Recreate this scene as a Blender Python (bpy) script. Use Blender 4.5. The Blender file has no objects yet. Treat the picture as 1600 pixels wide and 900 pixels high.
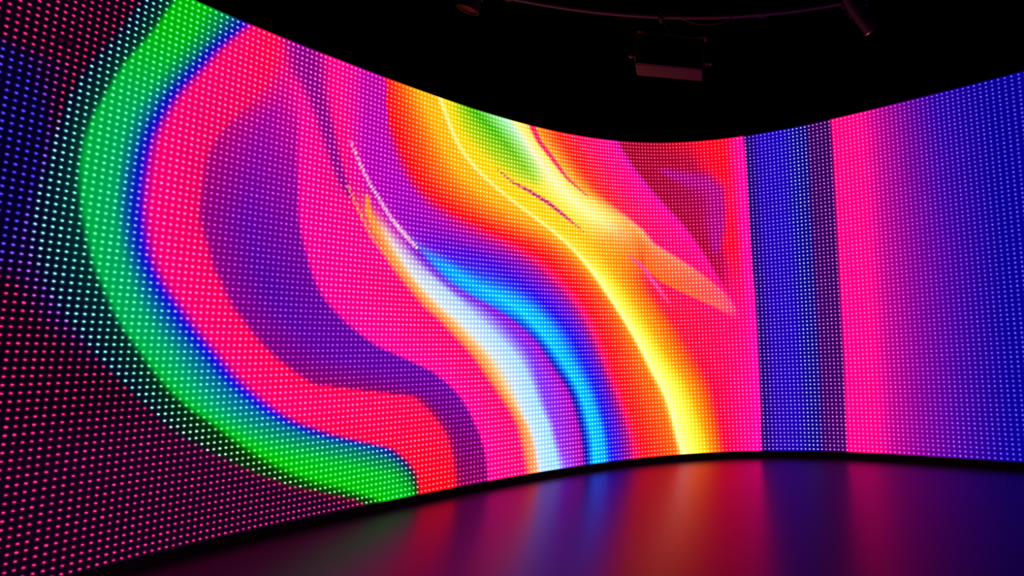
import bpy, math
import numpy as np
from mathutils import Vector, Matrix

# ------------------------------------------------------------------ camera, world, exposure
sc = bpy.context.scene
COL = sc.collection
sc.view_settings.view_transform = 'Standard'
sc.view_settings.look = 'None'
sc.view_settings.exposure = 0.0
sc.view_settings.gamma = 1.0
sc.view_settings.use_curve_mapping = False
try:
    sc.cycles.use_denoising = True
    sc.cycles.max_bounces = 6
    sc.cycles.sample_clamp_indirect = 6.0
except Exception:
    pass

H = 4.2                 # height of the lit screen in metres
BASE = 0.085            # black plinth under the lit screen
CAM_FRAC = 0.281
PITCH, ROLL, FPX, CX = 0.12882, -0.04538, 849.3, 1183.4
CAMZ = CAM_FRAC * H + BASE

cd = bpy.data.cameras.new('camera')
cam = bpy.data.objects.new('camera', cd)
COL.objects.link(cam)
cd.sensor_width = 36.0
cd.lens = FPX / 1600 * 36.0
cd.shift_x = -(CX - 800) / 1600
cd.clip_start = 0.05
F = Vector((0, math.cos(PITCH), math.sin(PITCH)))
U0 = Vector((0, -math.sin(PITCH), math.cos(PITCH)))
R0 = Vector((1, 0, 0))
Rv = math.cos(ROLL) * R0 + math.sin(ROLL) * U0
Uv = -math.sin(ROLL) * R0 + math.cos(ROLL) * U0
m3 = Matrix((Rv, Uv, -F)).transposed()
cam.matrix_world = Matrix.Translation((0, 0, CAMZ)) @ m3.to_4x4()
sc.camera = cam

w = bpy.data.worlds.new('dark_hall')
sc.world = w
w.use_nodes = True
w.node_tree.nodes['Background'].inputs[0].default_value = (0.0, 0.0, 0.0, 1)
w.node_tree.nodes['Background'].inputs[1].default_value = 0.0

SCREEN_GAIN = 1.0
LAMP_GAIN = 1.3

# ------------------------------------------------------------------ helpers
def link(name, me, parent=None, mat=None):
    o = bpy.data.objects.new(name, me)
    COL.objects.link(o)
    if parent is not None:
        o.parent = parent
    if mat is not None and me is not None:
        me.materials.append(mat)
    return o

def mesh(name, verts, faces, smooth=False):
    me = bpy.data.meshes.new(name)
    me.from_pydata([tuple(map(float, v)) for v in verts], [], faces)
    me.validate()
    if smooth:
        me.polygons.foreach_set('use_smooth', [True] * len(me.polygons))
    me.update()
    return me

def npmesh(name, verts, faces):
    """verts (n,3), faces (m,k) arrays, fast"""
    me = bpy.data.meshes.new(name)
    n, (m, k) = len(verts), faces.shape
    me.vertices.add(n)
    me.vertices.foreach_set('co', verts.astype(np.float32).ravel())
    me.loops.add(m * k)
    me.loops.foreach_set('vertex_index', faces.astype(np.int32).ravel())
    me.polygons.add(m)
    me.polygons.foreach_set('loop_start', (np.arange(m) * k).astype(np.int32))
    try:
        me.polygons.foreach_set('loop_total', np.full(m, k, np.int32))
    except Exception:
        pass
    me.update(calc_edges=True)
    return me

def tag(o, label, cat, group=None):
    o['label'] = label
    o['category'] = cat
    if group:
        o['group'] = group

def empty(name, loc, label, cat, group=None):
    o = bpy.data.objects.new(name, None)
    COL.objects.link(o)
    o.location = loc
    o.empty_display_size = 0.1
    tag(o, label, cat, group)
    return o

def mat_pbr(name, base, rough, metal=0.0, spec=0.5, ior=1.5, coat=0.0, noise=0.0, nscale=20.0, bump=0.0):
    m = bpy.data.materials.new(name)
    m.use_nodes = True
    nt = m.node_tree
    b = nt.nodes['Principled BSDF']
    b.inputs['Base Color'].default_value = (*base, 1)
    b.inputs['Roughness'].default_value = rough
    b.inputs['Metallic'].default_value = metal
    b.inputs['Specular IOR Level'].default_value = spec
    b.inputs['IOR'].default_value = ior
    b.inputs['Coat Weight'].default_value = coat
    tc = nt.nodes.new('ShaderNodeTexCoord')
    nz = nt.nodes.new('ShaderNodeTexNoise')
    nz.inputs['Scale'].default_value = nscale
    nz.inputs['Detail'].default_value = 4
    nt.links.new(tc.outputs['Object'], nz.inputs['Vector'])
    mr = nt.nodes.new('ShaderNodeMapRange')
    mr.inputs['To Min'].default_value = max(0.02, rough - noise)
    mr.inputs['To Max'].default_value = min(1.0, rough + noise)
    nt.links.new(nz.outputs['Fac'], mr.inputs['Value'])
    nt.links.new(mr.outputs['Result'], b.inputs['Roughness'])
    if bump > 0:
        bp = nt.nodes.new('ShaderNodeBump')
        bp.inputs['Strength'].default_value = bump
        bp.inputs['Distance'].default_value = 0.002
        nt.links.new(nz.outputs['Fac'], bp.inputs['Height'])
        nt.links.new(bp.outputs['Normal'], b.inputs['Normal'])
    return m

def box_verts(x0, x1, y0, y1, z0, z1):
    v = [(x0, y0, z0), (x1, y0, z0), (x1, y1, z0), (x0, y1, z0), (x0, y0, z1), (x1, y0, z1), (x1, y1, z1), (x0, y1, z1)]
    f = [(0, 3, 2, 1), (4, 5, 6, 7), (0, 1, 5, 4), (1, 2, 6, 5), (2, 3, 7, 6), (3, 0, 4, 7)]
    return v, f

class MB:
    """collects shapes into one mesh"""
    def __init__(self):
        self.v = []; self.f = []
    def add(self, v, f, M=None):
        n = len(self.v)
        self.v += [tuple((M @ Vector(p)) if M is not None else p) for p in v]
        self.f += [tuple(i + n for i in q) for q in f]
        return self
    def box(self, *a, M=None):
        return self.add(*box_verts(*a), M=M)
    def lathe(self, prof, n=32, M=None, cap=True):
        v = []; f = []
        for r, z in prof:
            for k in range(n):
                a = 2 * math.pi * k / n
                v.append((r * math.cos(a), r * math.sin(a), z))
        for i in range(len(prof) - 1):
            for k in range(n):
                k2 = (k + 1) % n
                f.append((i * n + k, i * n + k2, (i + 1) * n + k2, (i + 1) * n + k))
        if cap:
            f.append(tuple(range(n - 1, -1, -1)))
            f.append(tuple((len(prof) - 1) * n + k for k in range(n)))
        return self.add(v, f, M)
    def tube(self, pts, r, n=12, M=None):
        pts = [Vector(p) for p in pts]
        v = []; f = []
        up = Vector((0, 0, 1))
        for i, p in enumerate(pts):
            t = (pts[min(i + 1, len(pts) - 1)] - pts[max(i - 1, 0)]).normalized()
            a = t.cross(up)
            if a.length < 1e-3:
                a = t.cross(Vector((0, 1, 0)))
            a.normalize(); b = t.cross(a).normalized()
            for k in range(n):
                g = 2 * math.pi * k / n
                v.append(tuple(p + r * (math.cos(g) * a + math.sin(g) * b)))
        for i in range(len(pts) - 1):
            for k in range(n):
                k2 = (k + 1) % n
                f.append((i * n + k, i * n + k2, (i + 1) * n + k2, (i + 1) * n + k))
        f.append(tuple(range(n - 1, -1, -1)))
        f.append(tuple((len(pts) - 1) * n + k for k in range(n)))
        return self.add(v, f, M)
    def build(self, name, mat, parent=None, smooth=True, bevel=0.0):
        me = mesh(name, self.v, self.f, smooth)
        o = link(name, me, parent, mat)
        if bevel > 0:
            b = o.modifiers.new('bevel', 'BEVEL'); b.width = bevel; b.segments = 2; b.limit_method = 'ANGLE'
        if smooth:
            try:
                me.set_sharp_from_angle(angle=math.radians(35))
            except Exception:
                pass
        return o

def srgb2lin(c):
    c = np.asarray(c, float) / 255.0
    return np.where(c <= 0.04045, c / 12.92, ((c + 0.055) / 1.055) ** 2.4)

# ------------------------------------------------------------------ the shape of the curved screen and what it shows
FIT_B = [[0.0625996, -0.441137, 1.15508, -1.47991, 1.22952, 0.00264043, -1.07931], [-0.0706676, 0.599188, -1.81669, 2.32572, -1.49487, 1.29608, 0.747836]]
FIT_T = [[0.0828268, -0.555668, 1.33793, -1.46059, 1.01218, 0.08655, -1.07942], [-0.127458, 0.944056, -2.49223, 2.70681, -1.3421, 1.15122, 0.76477]]
CURVES = [
[(198, -573, 12, 0, 20, 235, 40, 115), (218, -572, 12, 0, 20, 235, 40, 115), (237, -571, 12, 0, 20, 235, 40, 115), (257, -570, 12, 0, 20, 235, 40, 115), (276, -569, 12, 0, 20, 235, 40, 115), (296, -567, 12, 0, 20, 235, 40, 115), (316, -566, 12, 0, 20, 235, 40, 115), (336, -564, 12, 0, 20, 235, 40, 115), (356, -563, 12, 0, 20, 235, 40, 115), (377, -561, 12, 0, 20, 235, 40, 115), (398, -559, 12, 0, 20, 235, 40, 115), (418, -557, 12, 0, 20, 235, 40, 115), (439, -556, 12, 0, 20, 235, 40, 115), (461, -554, 12, 0, 20, 235, 40, 115), (482, -552, 12, 0, 20, 235, 40, 115), (504, -551, 12, 0, 20, 235, 40, 115), (526, -549, 12, 0, 20, 235, 40, 115), (548, -548, 12, 0, 20, 235, 40, 115), (570, -546, 12, 0, 20, 235, 40, 115), (593, -545, 12, 0, 20, 235, 40, 115), (616, -544, 12, 0, 20, 235, 40, 115), (639, -544, 12, 0, 20, 235, 40, 115), (662, -543, 12, 0, 20, 235, 40, 115), (686, -543, 12, 0, 20, 235, 40, 115), (709, -543, 12, 0, 20, 235, 40, 115), (733, -544, 12, 0, 20, 235, 40, 115), (756, -544, 12, 0, 20, 235, 40, 115), (780, -545, 12, 0, 20, 235, 40, 115), (804, -547, 12, 0, 20, 235, 40, 115), (828, -549, 12, 0, 20, 235, 40, 115), (852, -551, 12, 0, 20, 235, 40, 115), (876, -554, 8, 0, 30, 155, 50, 185), (900, -557, 5, 0, 40, 75, 60, 255), (924, -561, 5, 0, 40, 75, 60, 255), (947, -565, 5, 0, 40, 75, 60, 255), (971, -569, 5, 0, 40, 75, 60, 255), (994, -574, 5, 0, 40, 75, 60, 255), (1017, -579, 5, 0, 40, 75, 60, 255), (1040, -584, 5, 0, 40, 75, 60, 255), (1063, -589, 5, 0, 40, 75, 60, 255), (1086, -595, 5, 0, 40, 75, 60, 255), (1108, -601, 5, 0, 40, 75, 60, 255), (1130, -607, 5, 0, 40, 75, 60, 255), (1152, -613, 5, 0, 40, 75, 60, 255), (1174, -619, 5, 0, 40, 75, 60, 255), (1196, -625, 5, 0, 40, 75, 60, 255), (1217, -632, 5, 0, 40, 75, 60, 255), (1239, -638, 5, 0, 40, 75, 60, 255), (1260, -644, 12, 0, 20, 235, 40, 115), (1281, -651, 12, 0, 20, 235, 40, 115), (1301, -657, 12, 0, 20, 235, 40, 115), (1322, -663, 12, 0, 20, 235, 40, 115), (1343, -670, 12, 0, 20, 235, 40, 115), (1363, -676, 12, 0, 20, 235, 40, 115), (1383, -682, 12, 0, 20, 235, 40, 115), (1404, -688, 12, 0, 20, 235, 40, 115), (1424, -694, 12, 0, 20, 235, 40, 115), (1444, -699, 12, 0, 20, 235, 40, 115), (1464, -705, 12, 0, 20, 235, 40, 115), (1484, -710, 12, 0, 20, 235, 40, 115), (1505, -716, 12, 0, 20, 235, 40, 115)],
[(-36, -83, 12, 0, 20, 235, 40, 115), (-4, -86, 12, 0, 20, 235, 40, 115), (27, -90, 12, 0, 20, 235, 40, 115), (58, -93, 12, 0, 20, 235, 40, 115), (89, -96, 12, 0, 20, 235, 40, 115), (120, -99, 12, 0, 20, 235, 40, 115), (151, -102, 12, 0, 20, 235, 40, 115), (183, -105, 12, 0, 20, 235, 40, 115), (214, -109, 12, 0, 20, 235, 40, 115), (246, -112, 12, 0, 20, 235, 40, 115), (277, -115, 12, 0, 20, 235, 40, 115), (309, -118, 12, 0, 20, 235, 40, 115), (340, -121, 12, 0, 20, 235, 40, 115), (372, -124, 12, 0, 20, 235, 40, 115), (404, -128, 12, 0, 20, 235, 40, 115), (435, -131, 12, 0, 20, 235, 40, 115), (467, -134, 12, 0, 20, 235, 40, 115), (499, -137, 12, 0, 20, 235, 40, 115), (531, -140, 12, 0, 20, 235, 40, 115), (563, -144, 12, 0, 20, 235, 40, 115), (595, -147, 12, 0, 20, 235, 40, 115), (627, -150, 12, 0, 20, 235, 40, 115), (660, -153, 12, 0, 20, 235, 40, 115), (692, -156, 12, 0, 20, 235, 40, 115), (724, -160, 12, 0, 20, 235, 40, 115), (757, -163, 12, 0, 20, 235, 40, 115), (789, -166, 12, 0, 20, 235, 40, 115), (822, -169, 12, 0, 20, 235, 40, 115), (854, -173, 12, 0, 20, 235, 40, 115), (887, -176, 12, 0, 20, 235, 40, 115), (920, -179, 12, 0, 20, 235, 40, 115), (952, -182, 8, 0, 31, 144, 51, 195), (985, -186, 5, 0, 40, 75, 60, 255), (1018, -189, 5, 0, 40, 75, 60, 255), (1051, -192, 5, 0, 40, 75, 60, 255), (1084, -195, 5, 0, 40, 75, 60, 255), (1117, -199, 5, 0, 40, 75, 60, 255), (1151, -202, 5, 0, 40, 75, 60, 255), (1184, -205, 5, 0, 40, 75, 60, 255), (1217, -208, 5, 0, 40, 75, 60, 255), (1251, -212, 5, 0, 40, 75, 60, 255), (1284, -215, 5, 0, 40, 75, 60, 255), (1318, -218, 5, 0, 40, 75, 60, 255), (1351, -221, 5, 0, 40, 75, 60, 255), (1385, -225, 5, 0, 40, 75, 60, 255), (1419, -228, 5, 0, 40, 75, 60, 255), (1453, -231, 5, 0, 40, 75, 60, 255), (1486, -235, 5, 0, 40, 75, 60, 255), (1520, -238, 12, 0, 20, 235, 40, 115), (1555, -241, 12, 0, 20, 235, 40, 115), (1589, -245, 12, 0, 20, 235, 40, 115), (1623, -248, 12, 0, 20, 235, 40, 115), (1657, -251, 12, 0, 20, 235, 40, 115), (1692, -254, 12, 0, 20, 235, 40, 115), (1726, -258, 12, 0, 20, 235, 40, 115), (1761, -261, 12, 0, 20, 235, 40, 115), (1795, -264, 12, 0, 20, 235, 40, 115), (1830, -268, 12, 0, 20, 235, 40, 115), (1865, -271, 12, 0, 20, 235, 40, 115), (1900, -274, 12, 0, 20, 235, 40, 115), (1935, -278, 12, 0, 20, 235, 40, 115)],
[(-319, 1135, 30, 0, 40, 240, 50, 125), (-267, 1140, 30, 0, 40, 240, 50, 125), (-220, 1165, 30, 0, 40, 240, 50, 125), (-169, 1180, 30, 0, 40, 240, 50, 125), (-107, 1153, 30, 0, 40, 240, 50, 125), (-27, 1052, 30, 0, 40, 240, 50, 125), (64, 889, 30, 0, 40, 240, 50, 125), (150, 721, 30, 0, 40, 240, 50, 125), (218, 617, 30, 0, 40, 240, 50, 125), (282, 523, 30, 0, 40, 240, 50, 125), (340, 440, 30, 0, 40, 240, 50, 125), (393, 381, 26, 0, 35, 239, 48, 122), (441, 337, 21, 0, 30, 238, 45, 120), (487, 300, 16, 0, 25, 236, 42, 118), (532, 259, 12, 0, 20, 235, 40, 115), (576, 220, 12, 0, 20, 235, 40, 115), (617, 185, 12, 0, 20, 235, 40, 115), (658, 153, 12, 0, 20, 235, 40, 115), (697, 124, 12, 0, 20, 235, 40, 115), (734, 96, 12, 0, 20, 235, 40, 115), (771, 70, 12, 0, 20, 235, 40, 115), (807, 46, 12, 0, 20, 235, 40, 115), (843, 25, 12, 0, 20, 235, 40, 115), (878, 4, 12, 0, 20, 235, 40, 115), (913, -11, 9, 0, 29, 164, 49, 177), (949, -19, 6, 0, 38, 93, 58, 239), (986, -17, 5, 0, 40, 75, 60, 255), (1027, -2, 5, 0, 40, 75, 60, 255), (1069, 11, 5, 0, 40, 75, 60, 255), (1110, 20, 5, 0, 40, 75, 60, 255), (1152, 27, 5, 0, 40, 75, 60, 255), (1193, 32, 5, 0, 40, 75, 60, 255), (1234, 35, 5, 0, 40, 75, 60, 255), (1276, 39, 5, 0, 40, 75, 60, 255), (1318, 42, 5, 0, 40, 75, 60, 255), (1359, 40, 5, 0, 40, 75, 60, 255), (1396, 30, 5, 0, 40, 75, 60, 255), (1431, 18, 5, 0, 40, 75, 60, 255), (1466, 5, 5, 0, 40, 75, 60, 255), (1500, -10, 5, 0, 40, 75, 60, 255), (1531, -28, 5, 0, 40, 75, 60, 255), (1556, -55, 5, 0, 40, 75, 60, 255), (1574, -92, 5, 0, 40, 75, 60, 255), (1596, -120, 12, 0, 20, 235, 40, 115), (1620, -144, 12, 0, 20, 235, 40, 115), (1646, -161, 12, 0, 20, 235, 40, 115), (1676, -174, 12, 0, 20, 235, 40, 115), (1709, -182, 12, 0, 20, 235, 40, 115), (1742, -189, 12, 0, 20, 235, 40, 115), (1776, -196, 12, 0, 20, 235, 40, 115), (1808, -205, 12, 0, 20, 235, 40, 115)],
[(-352, 1236, 30, 0, 40, 240, 50, 125), (-291, 1218, 39, 0, 40, 242, 56, 126), (-231, 1203, 48, 0, 40, 245, 62, 127), (-171, 1187, 58, 0, 40, 247, 68, 127), (-109, 1163, 67, 0, 40, 249, 75, 128), (-45, 1126, 76, 0, 40, 252, 81, 129), (37, 1008, 85, 0, 40, 254, 87, 130), (135, 793, 82, 0, 40, 253, 85, 129), (207, 675, 68, 0, 40, 249, 75, 128), (272, 582, 52, 0, 40, 246, 65, 127), (331, 500, 38, 0, 40, 242, 55, 126), (385, 433, 28, 0, 38, 239, 49, 124), (435, 387, 24, 0, 33, 238, 47, 122), (482, 353, 20, 0, 29, 237, 44, 119), (528, 313, 16, 0, 24, 236, 42, 117), (573, 275, 12, 0, 20, 235, 40, 115), (615, 243, 11, 0, 23, 224, 48, 138), (657, 214, 11, 0, 27, 213, 57, 162), (698, 186, 10, 0, 30, 202, 65, 185), (737, 160, 9, 0, 33, 192, 73, 208), (776, 136, 9, 0, 37, 181, 82, 232), (813, 115, 8, 0, 40, 170, 90, 255), (851, 96, 8, 0, 40, 170, 90, 255), (888, 78, 8, 0, 40, 170, 90, 255), (924, 61, 8, 0, 40, 170, 90, 255), (960, 45, 8, 0, 40, 170, 90, 255), (997, 37, 8, 0, 44, 160, 90, 255), (1036, 34, 8, 0, 48, 150, 90, 255), (1074, 31, 8, 0, 52, 140, 90, 255), (1113, 31, 8, 0, 56, 130, 90, 255), (1154, 33, 8, 0, 60, 120, 90, 255), (1195, 40, 8, 0, 54, 134, 90, 255), (1238, 46, 8, 0, 49, 149, 90, 255), (1280, 50, 8, 0, 43, 163, 90, 255), (1323, 54, 9, 0, 37, 181, 82, 232), (1367, 60, 10, 0, 30, 202, 65, 185), (1411, 64, 11, 0, 23, 224, 48, 138), (1456, 69, 12, 0, 20, 235, 40, 115), (1503, 79, 12, 0, 20, 235, 40, 115), (1554, 93, 12, 0, 20, 235, 40, 115), (1608, 110, 12, 0, 20, 235, 40, 115), (1665, 131, 12, 0, 20, 235, 40, 115), (1725, 154, 12, 0, 20, 235, 40, 115), (1784, 174, 12, 0, 20, 235, 40, 115), (1843, 191, 12, 0, 20, 235, 40, 115), (1906, 213, 12, 0, 20, 235, 40, 115), (1979, 249, 12, 0, 20, 235, 40, 115), (2061, 295, 12, 0, 20, 235, 40, 115), (2145, 343, 12, 0, 20, 235, 40, 115)],
[(-360, 1262, 0, 60, 0, 200, 255, 200), (-299, 1244, 0, 60, 2, 200, 255, 200), (-239, 1232, 0, 60, 3, 200, 255, 200), (-179, 1217, 0, 60, 5, 200, 255, 200), (-116, 1190, 0, 60, 7, 200, 255, 200), (-49, 1141, 0, 60, 9, 200, 255, 200), (40, 991, 0, 58, 11, 201, 254, 202), (136, 786, 0, 49, 13, 205, 251, 208), (207, 675, 0, 41, 15, 209, 248, 214), (271, 586, 0, 33, 17, 214, 245, 221), (329, 511, 0, 24, 19, 218, 242, 227), (384, 443, 0, 18, 22, 211, 239, 231), (434, 397, 0, 15, 27, 193, 238, 233), (481, 363, 0, 12, 31, 176, 237, 236), (527, 324, 0, 9, 36, 158, 236, 238), (572, 287, 0, 6, 40, 140, 235, 240), (615, 256, 0, 6, 40, 140, 235, 240), (657, 228, 0, 6, 40, 140, 235, 240), (698, 201, 0, 6, 40, 140, 235, 240), (738, 175, 0, 6, 40, 140, 235, 240), (777, 153, 0, 6, 40, 140, 235, 240), (815, 133, 0, 6, 40, 140, 235, 240), (853, 116, 0, 6, 40, 140, 235, 240), (890, 99, 0, 6, 40, 140, 235, 240), (928, 84, 0, 6, 40, 140, 235, 240), (965, 72, 0, 6, 40, 140, 235, 240), (1003, 64, 0, 6, 40, 140, 235, 240), (1041, 58, 0, 6, 40, 140, 235, 240), (1080, 53, 0, 6, 40, 140, 235, 240), (1119, 51, 0, 6, 40, 140, 235, 240), (1159, 51, 0, 6, 40, 140, 235, 240), (1200, 55, 0, 6, 40, 140, 235, 240), (1243, 60, 0, 6, 40, 140, 235, 240), (1285, 63, 0, 6, 40, 140, 235, 240), (1328, 67, 0, 6, 40, 140, 235, 240), (1372, 72, 0, 6, 40, 140, 235, 240), (1417, 77, 0, 6, 40, 140, 235, 240), (1462, 83, 0, 6, 40, 140, 235, 240), (1510, 93, 0, 6, 40, 140, 235, 240), (1562, 107, 0, 6, 40, 140, 235, 240), (1616, 124, 0, 6, 40, 140, 235, 240), (1673, 145, 0, 6, 40, 140, 235, 240), (1734, 168, 0, 6, 40, 140, 235, 240), (1794, 189, 0, 6, 40, 140, 235, 240), (1853, 207, 0, 6, 40, 140, 235, 240), (1917, 229, 0, 6, 40, 140, 235, 240), (1989, 264, 0, 6, 40, 140, 235, 240), (2070, 308, 0, 6, 40, 140, 235, 240), (2153, 354, 0, 6, 40, 140, 235, 240)],
[(-368, 1288, 0, 60, 0, 160, 250, 150), (-306, 1268, 0, 59, 0, 159, 249, 149), (-246, 1254, 0, 58, 0, 158, 249, 148), (-185, 1236, 0, 57, 0, 157, 248, 147), (-120, 1205, 0, 56, 0, 156, 248, 146), (-51, 1150, 0, 54, 0, 154, 247, 144), (25, 1060, 0, 53, 0, 153, 247, 143), (125, 842, 0, 52, 0, 152, 246, 142), (194, 743, 0, 51, 0, 151, 246, 141), (256, 670, 0, 50, 0, 150, 245, 140), (314, 611, 0, 50, 5, 140, 244, 142), (368, 559, 0, 50, 10, 130, 242, 145), (421, 507, 0, 50, 15, 120, 241, 148), (472, 455, 0, 50, 20, 110, 240, 150), (520, 412, 0, 49, 24, 109, 239, 156), (567, 376, 0, 47, 27, 107, 239, 161), (612, 346, 0, 46, 31, 106, 238, 167), (656, 319, 0, 44, 34, 104, 237, 173), (699, 294, 0, 43, 38, 103, 236, 179), (741, 268, 0, 41, 41, 101, 236, 184), (782, 246, 0, 40, 45, 100, 235, 190), (823, 228, 0, 42, 46, 100, 234, 191), (864, 212, 0, 43, 46, 100, 234, 192), (904, 196, 0, 44, 46, 100, 234, 193), (943, 180, 0, 46, 47, 100, 233, 194), (983, 168, 0, 48, 48, 100, 232, 195), (1023, 158, 0, 49, 48, 100, 232, 196), (1062, 149, 0, 50, 48, 100, 232, 197), (1102, 140, 0, 52, 49, 100, 231, 198), (1142, 133, 0, 54, 50, 100, 230, 199), (1182, 127, 0, 55, 50, 100, 230, 200), (1223, 123, 0, 55, 49, 100, 230, 200), (1264, 120, 0, 56, 48, 101, 230, 199), (1307, 120, 0, 56, 47, 102, 229, 198), (1350, 121, 0, 56, 46, 102, 229, 198), (1395, 125, 0, 56, 45, 102, 229, 198), (1442, 133, 0, 56, 44, 103, 228, 197), (1493, 145, 0, 57, 43, 104, 228, 196), (1544, 158, 0, 57, 42, 104, 228, 196), (1596, 170, 0, 57, 41, 104, 228, 196), (1651, 186, 0, 58, 40, 105, 228, 195), (1710, 208, 0, 58, 39, 106, 227, 194), (1773, 234, 0, 58, 38, 106, 227, 194), (1835, 256, 0, 58, 37, 106, 227, 194), (1896, 275, 0, 58, 36, 107, 226, 193), (1960, 297, 0, 59, 35, 108, 226, 192), (2030, 327, 0, 59, 34, 108, 226, 192), (2106, 363, 0, 59, 33, 108, 226, 192), (2184, 400, 0, 60, 32, 109, 226, 191)],
[(-377, 1315, 0, 200, 0, 110, 255, 120), (-312, 1287, 0, 200, 0, 110, 255, 120), (-248, 1262, 0, 200, 0, 110, 255, 120), (-185, 1236, 0, 200, 0, 110, 255, 120), (-120, 1205, 0, 200, 0, 110, 255, 120), (-55, 1166, 0, 200, 0, 110, 255, 120), (12, 1117, 0, 200, 0, 110, 255, 120), (96, 978, 0, 200, 0, 110, 255, 120), (181, 813, 0, 200, 0, 110, 255, 120), (247, 725, 0, 200, 0, 110, 255, 120), (307, 651, 0, 198, 10, 108, 252, 128), (364, 589, 0, 195, 20, 105, 250, 135), (418, 533, 0, 192, 30, 102, 248, 142), (470, 471, 0, 190, 40, 100, 245, 150), (519, 427, 0, 189, 46, 100, 245, 154), (566, 391, 0, 187, 51, 100, 245, 157), (611, 360, 0, 186, 57, 100, 245, 161), (656, 334, 0, 184, 63, 100, 245, 164), (699, 308, 0, 183, 69, 100, 245, 168), (741, 282, 0, 181, 74, 100, 245, 171), (783, 259, 0, 180, 80, 100, 245, 175), (824, 241, 0, 180, 79, 100, 245, 174), (865, 225, 0, 180, 78, 100, 245, 173), (906, 209, 0, 180, 77, 100, 245, 173), (945, 193, 0, 180, 76, 100, 245, 172), (985, 181, 0, 180, 75, 100, 245, 171), (1025, 171, 0, 180, 74, 100, 245, 170), (1065, 161, 0, 180, 73, 100, 245, 169), (1105, 152, 0, 180, 72, 100, 245, 169), (1145, 145, 0, 180, 71, 100, 245, 168), (1186, 139, 0, 180, 69, 100, 245, 167), (1227, 135, 0, 180, 68, 100, 245, 166), (1269, 132, 0, 180, 67, 100, 245, 166), (1312, 132, 0, 180, 66, 100, 245, 165), (1355, 133, 0, 180, 65, 100, 245, 164), (1401, 138, 0, 180, 64, 100, 245, 163), (1448, 145, 0, 180, 63, 100, 245, 162), (1499, 157, 0, 180, 62, 100, 245, 162), (1551, 171, 0, 180, 61, 100, 245, 161), (1604, 185, 0, 180, 60, 100, 245, 160), (1659, 201, 0, 182, 47, 100, 246, 153), (1719, 224, 0, 184, 33, 100, 247, 147), (1782, 250, 0, 187, 20, 100, 248, 140), (1845, 273, 0, 189, 7, 100, 249, 133), (1906, 292, 0, 190, 0, 100, 250, 130), (1971, 315, 0, 190, 0, 100, 250, 130), (2041, 345, 0, 190, 0, 100, 250, 130), (2116, 380, 0, 190, 0, 100, 250, 130), (2194, 416, 0, 190, 0, 100, 250, 130)],
[(-368, 1288, 0, 200, 0, 110, 255, 120), (-309, 1279, 0, 199, 4, 109, 254, 123), (-251, 1271, 0, 198, 9, 108, 254, 126), (-192, 1262, 0, 197, 13, 107, 253, 130), (-132, 1252, 0, 196, 17, 106, 253, 133), (-72, 1237, 0, 195, 22, 105, 252, 136), (-11, 1219, 0, 194, 26, 104, 252, 139), (52, 1189, 0, 192, 30, 102, 251, 143), (120, 1132, 0, 191, 35, 101, 251, 146), (216, 904, 0, 190, 39, 100, 250, 149), (295, 734, 0, 186, 54, 100, 248, 160), (356, 645, 0, 181, 73, 100, 245, 173), (412, 584, 0, 175, 91, 100, 243, 187), (464, 539, 0, 170, 110, 100, 240, 200), (514, 496, 0, 169, 109, 100, 240, 199), (562, 459, 0, 169, 109, 100, 240, 199), (609, 429, 0, 168, 108, 100, 240, 198), (655, 403, 0, 168, 108, 100, 240, 198), (699, 376, 0, 167, 107, 100, 240, 197), (743, 348, 0, 167, 107, 100, 240, 197), (787, 323, 0, 166, 106, 100, 240, 196), (829, 302, 0, 166, 106, 100, 240, 196), (871, 284, 0, 165, 105, 100, 240, 195), (913, 268, 0, 165, 104, 100, 240, 195), (955, 255, 0, 166, 103, 100, 241, 194), (997, 244, 0, 166, 102, 100, 241, 194), (1038, 233, 0, 166, 101, 100, 241, 194), (1080, 225, 0, 167, 100, 100, 242, 193), (1122, 218, 0, 167, 99, 100, 242, 193), (1165, 214, 0, 167, 98, 100, 242, 193), (1208, 211, 0, 168, 97, 100, 243, 192), (1252, 209, 0, 168, 96, 100, 243, 192), (1296, 208, 0, 168, 95, 100, 243, 192), (1341, 209, 0, 169, 94, 100, 244, 191), (1387, 211, 0, 169, 93, 100, 244, 191), (1435, 216, 0, 169, 92, 100, 244, 191), (1486, 227, 0, 170, 91, 100, 245, 190), (1540, 244, 0, 170, 90, 100, 245, 190), (1596, 262, 0, 173, 76, 98, 246, 182), (1654, 283, 0, 176, 62, 96, 247, 174), (1714, 305, 0, 179, 48, 94, 248, 166), (1776, 328, 0, 182, 34, 92, 249, 158), (1839, 352, 0, 185, 20, 90, 250, 150), (1903, 375, 0, 186, 18, 91, 250, 148), (1968, 397, 0, 186, 15, 92, 250, 145), (2035, 421, 0, 187, 12, 94, 250, 142), (2106, 449, 0, 188, 10, 95, 250, 140), (2180, 480, 0, 188, 8, 96, 250, 138), (2256, 512, 0, 189, 5, 98, 250, 135)],
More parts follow.
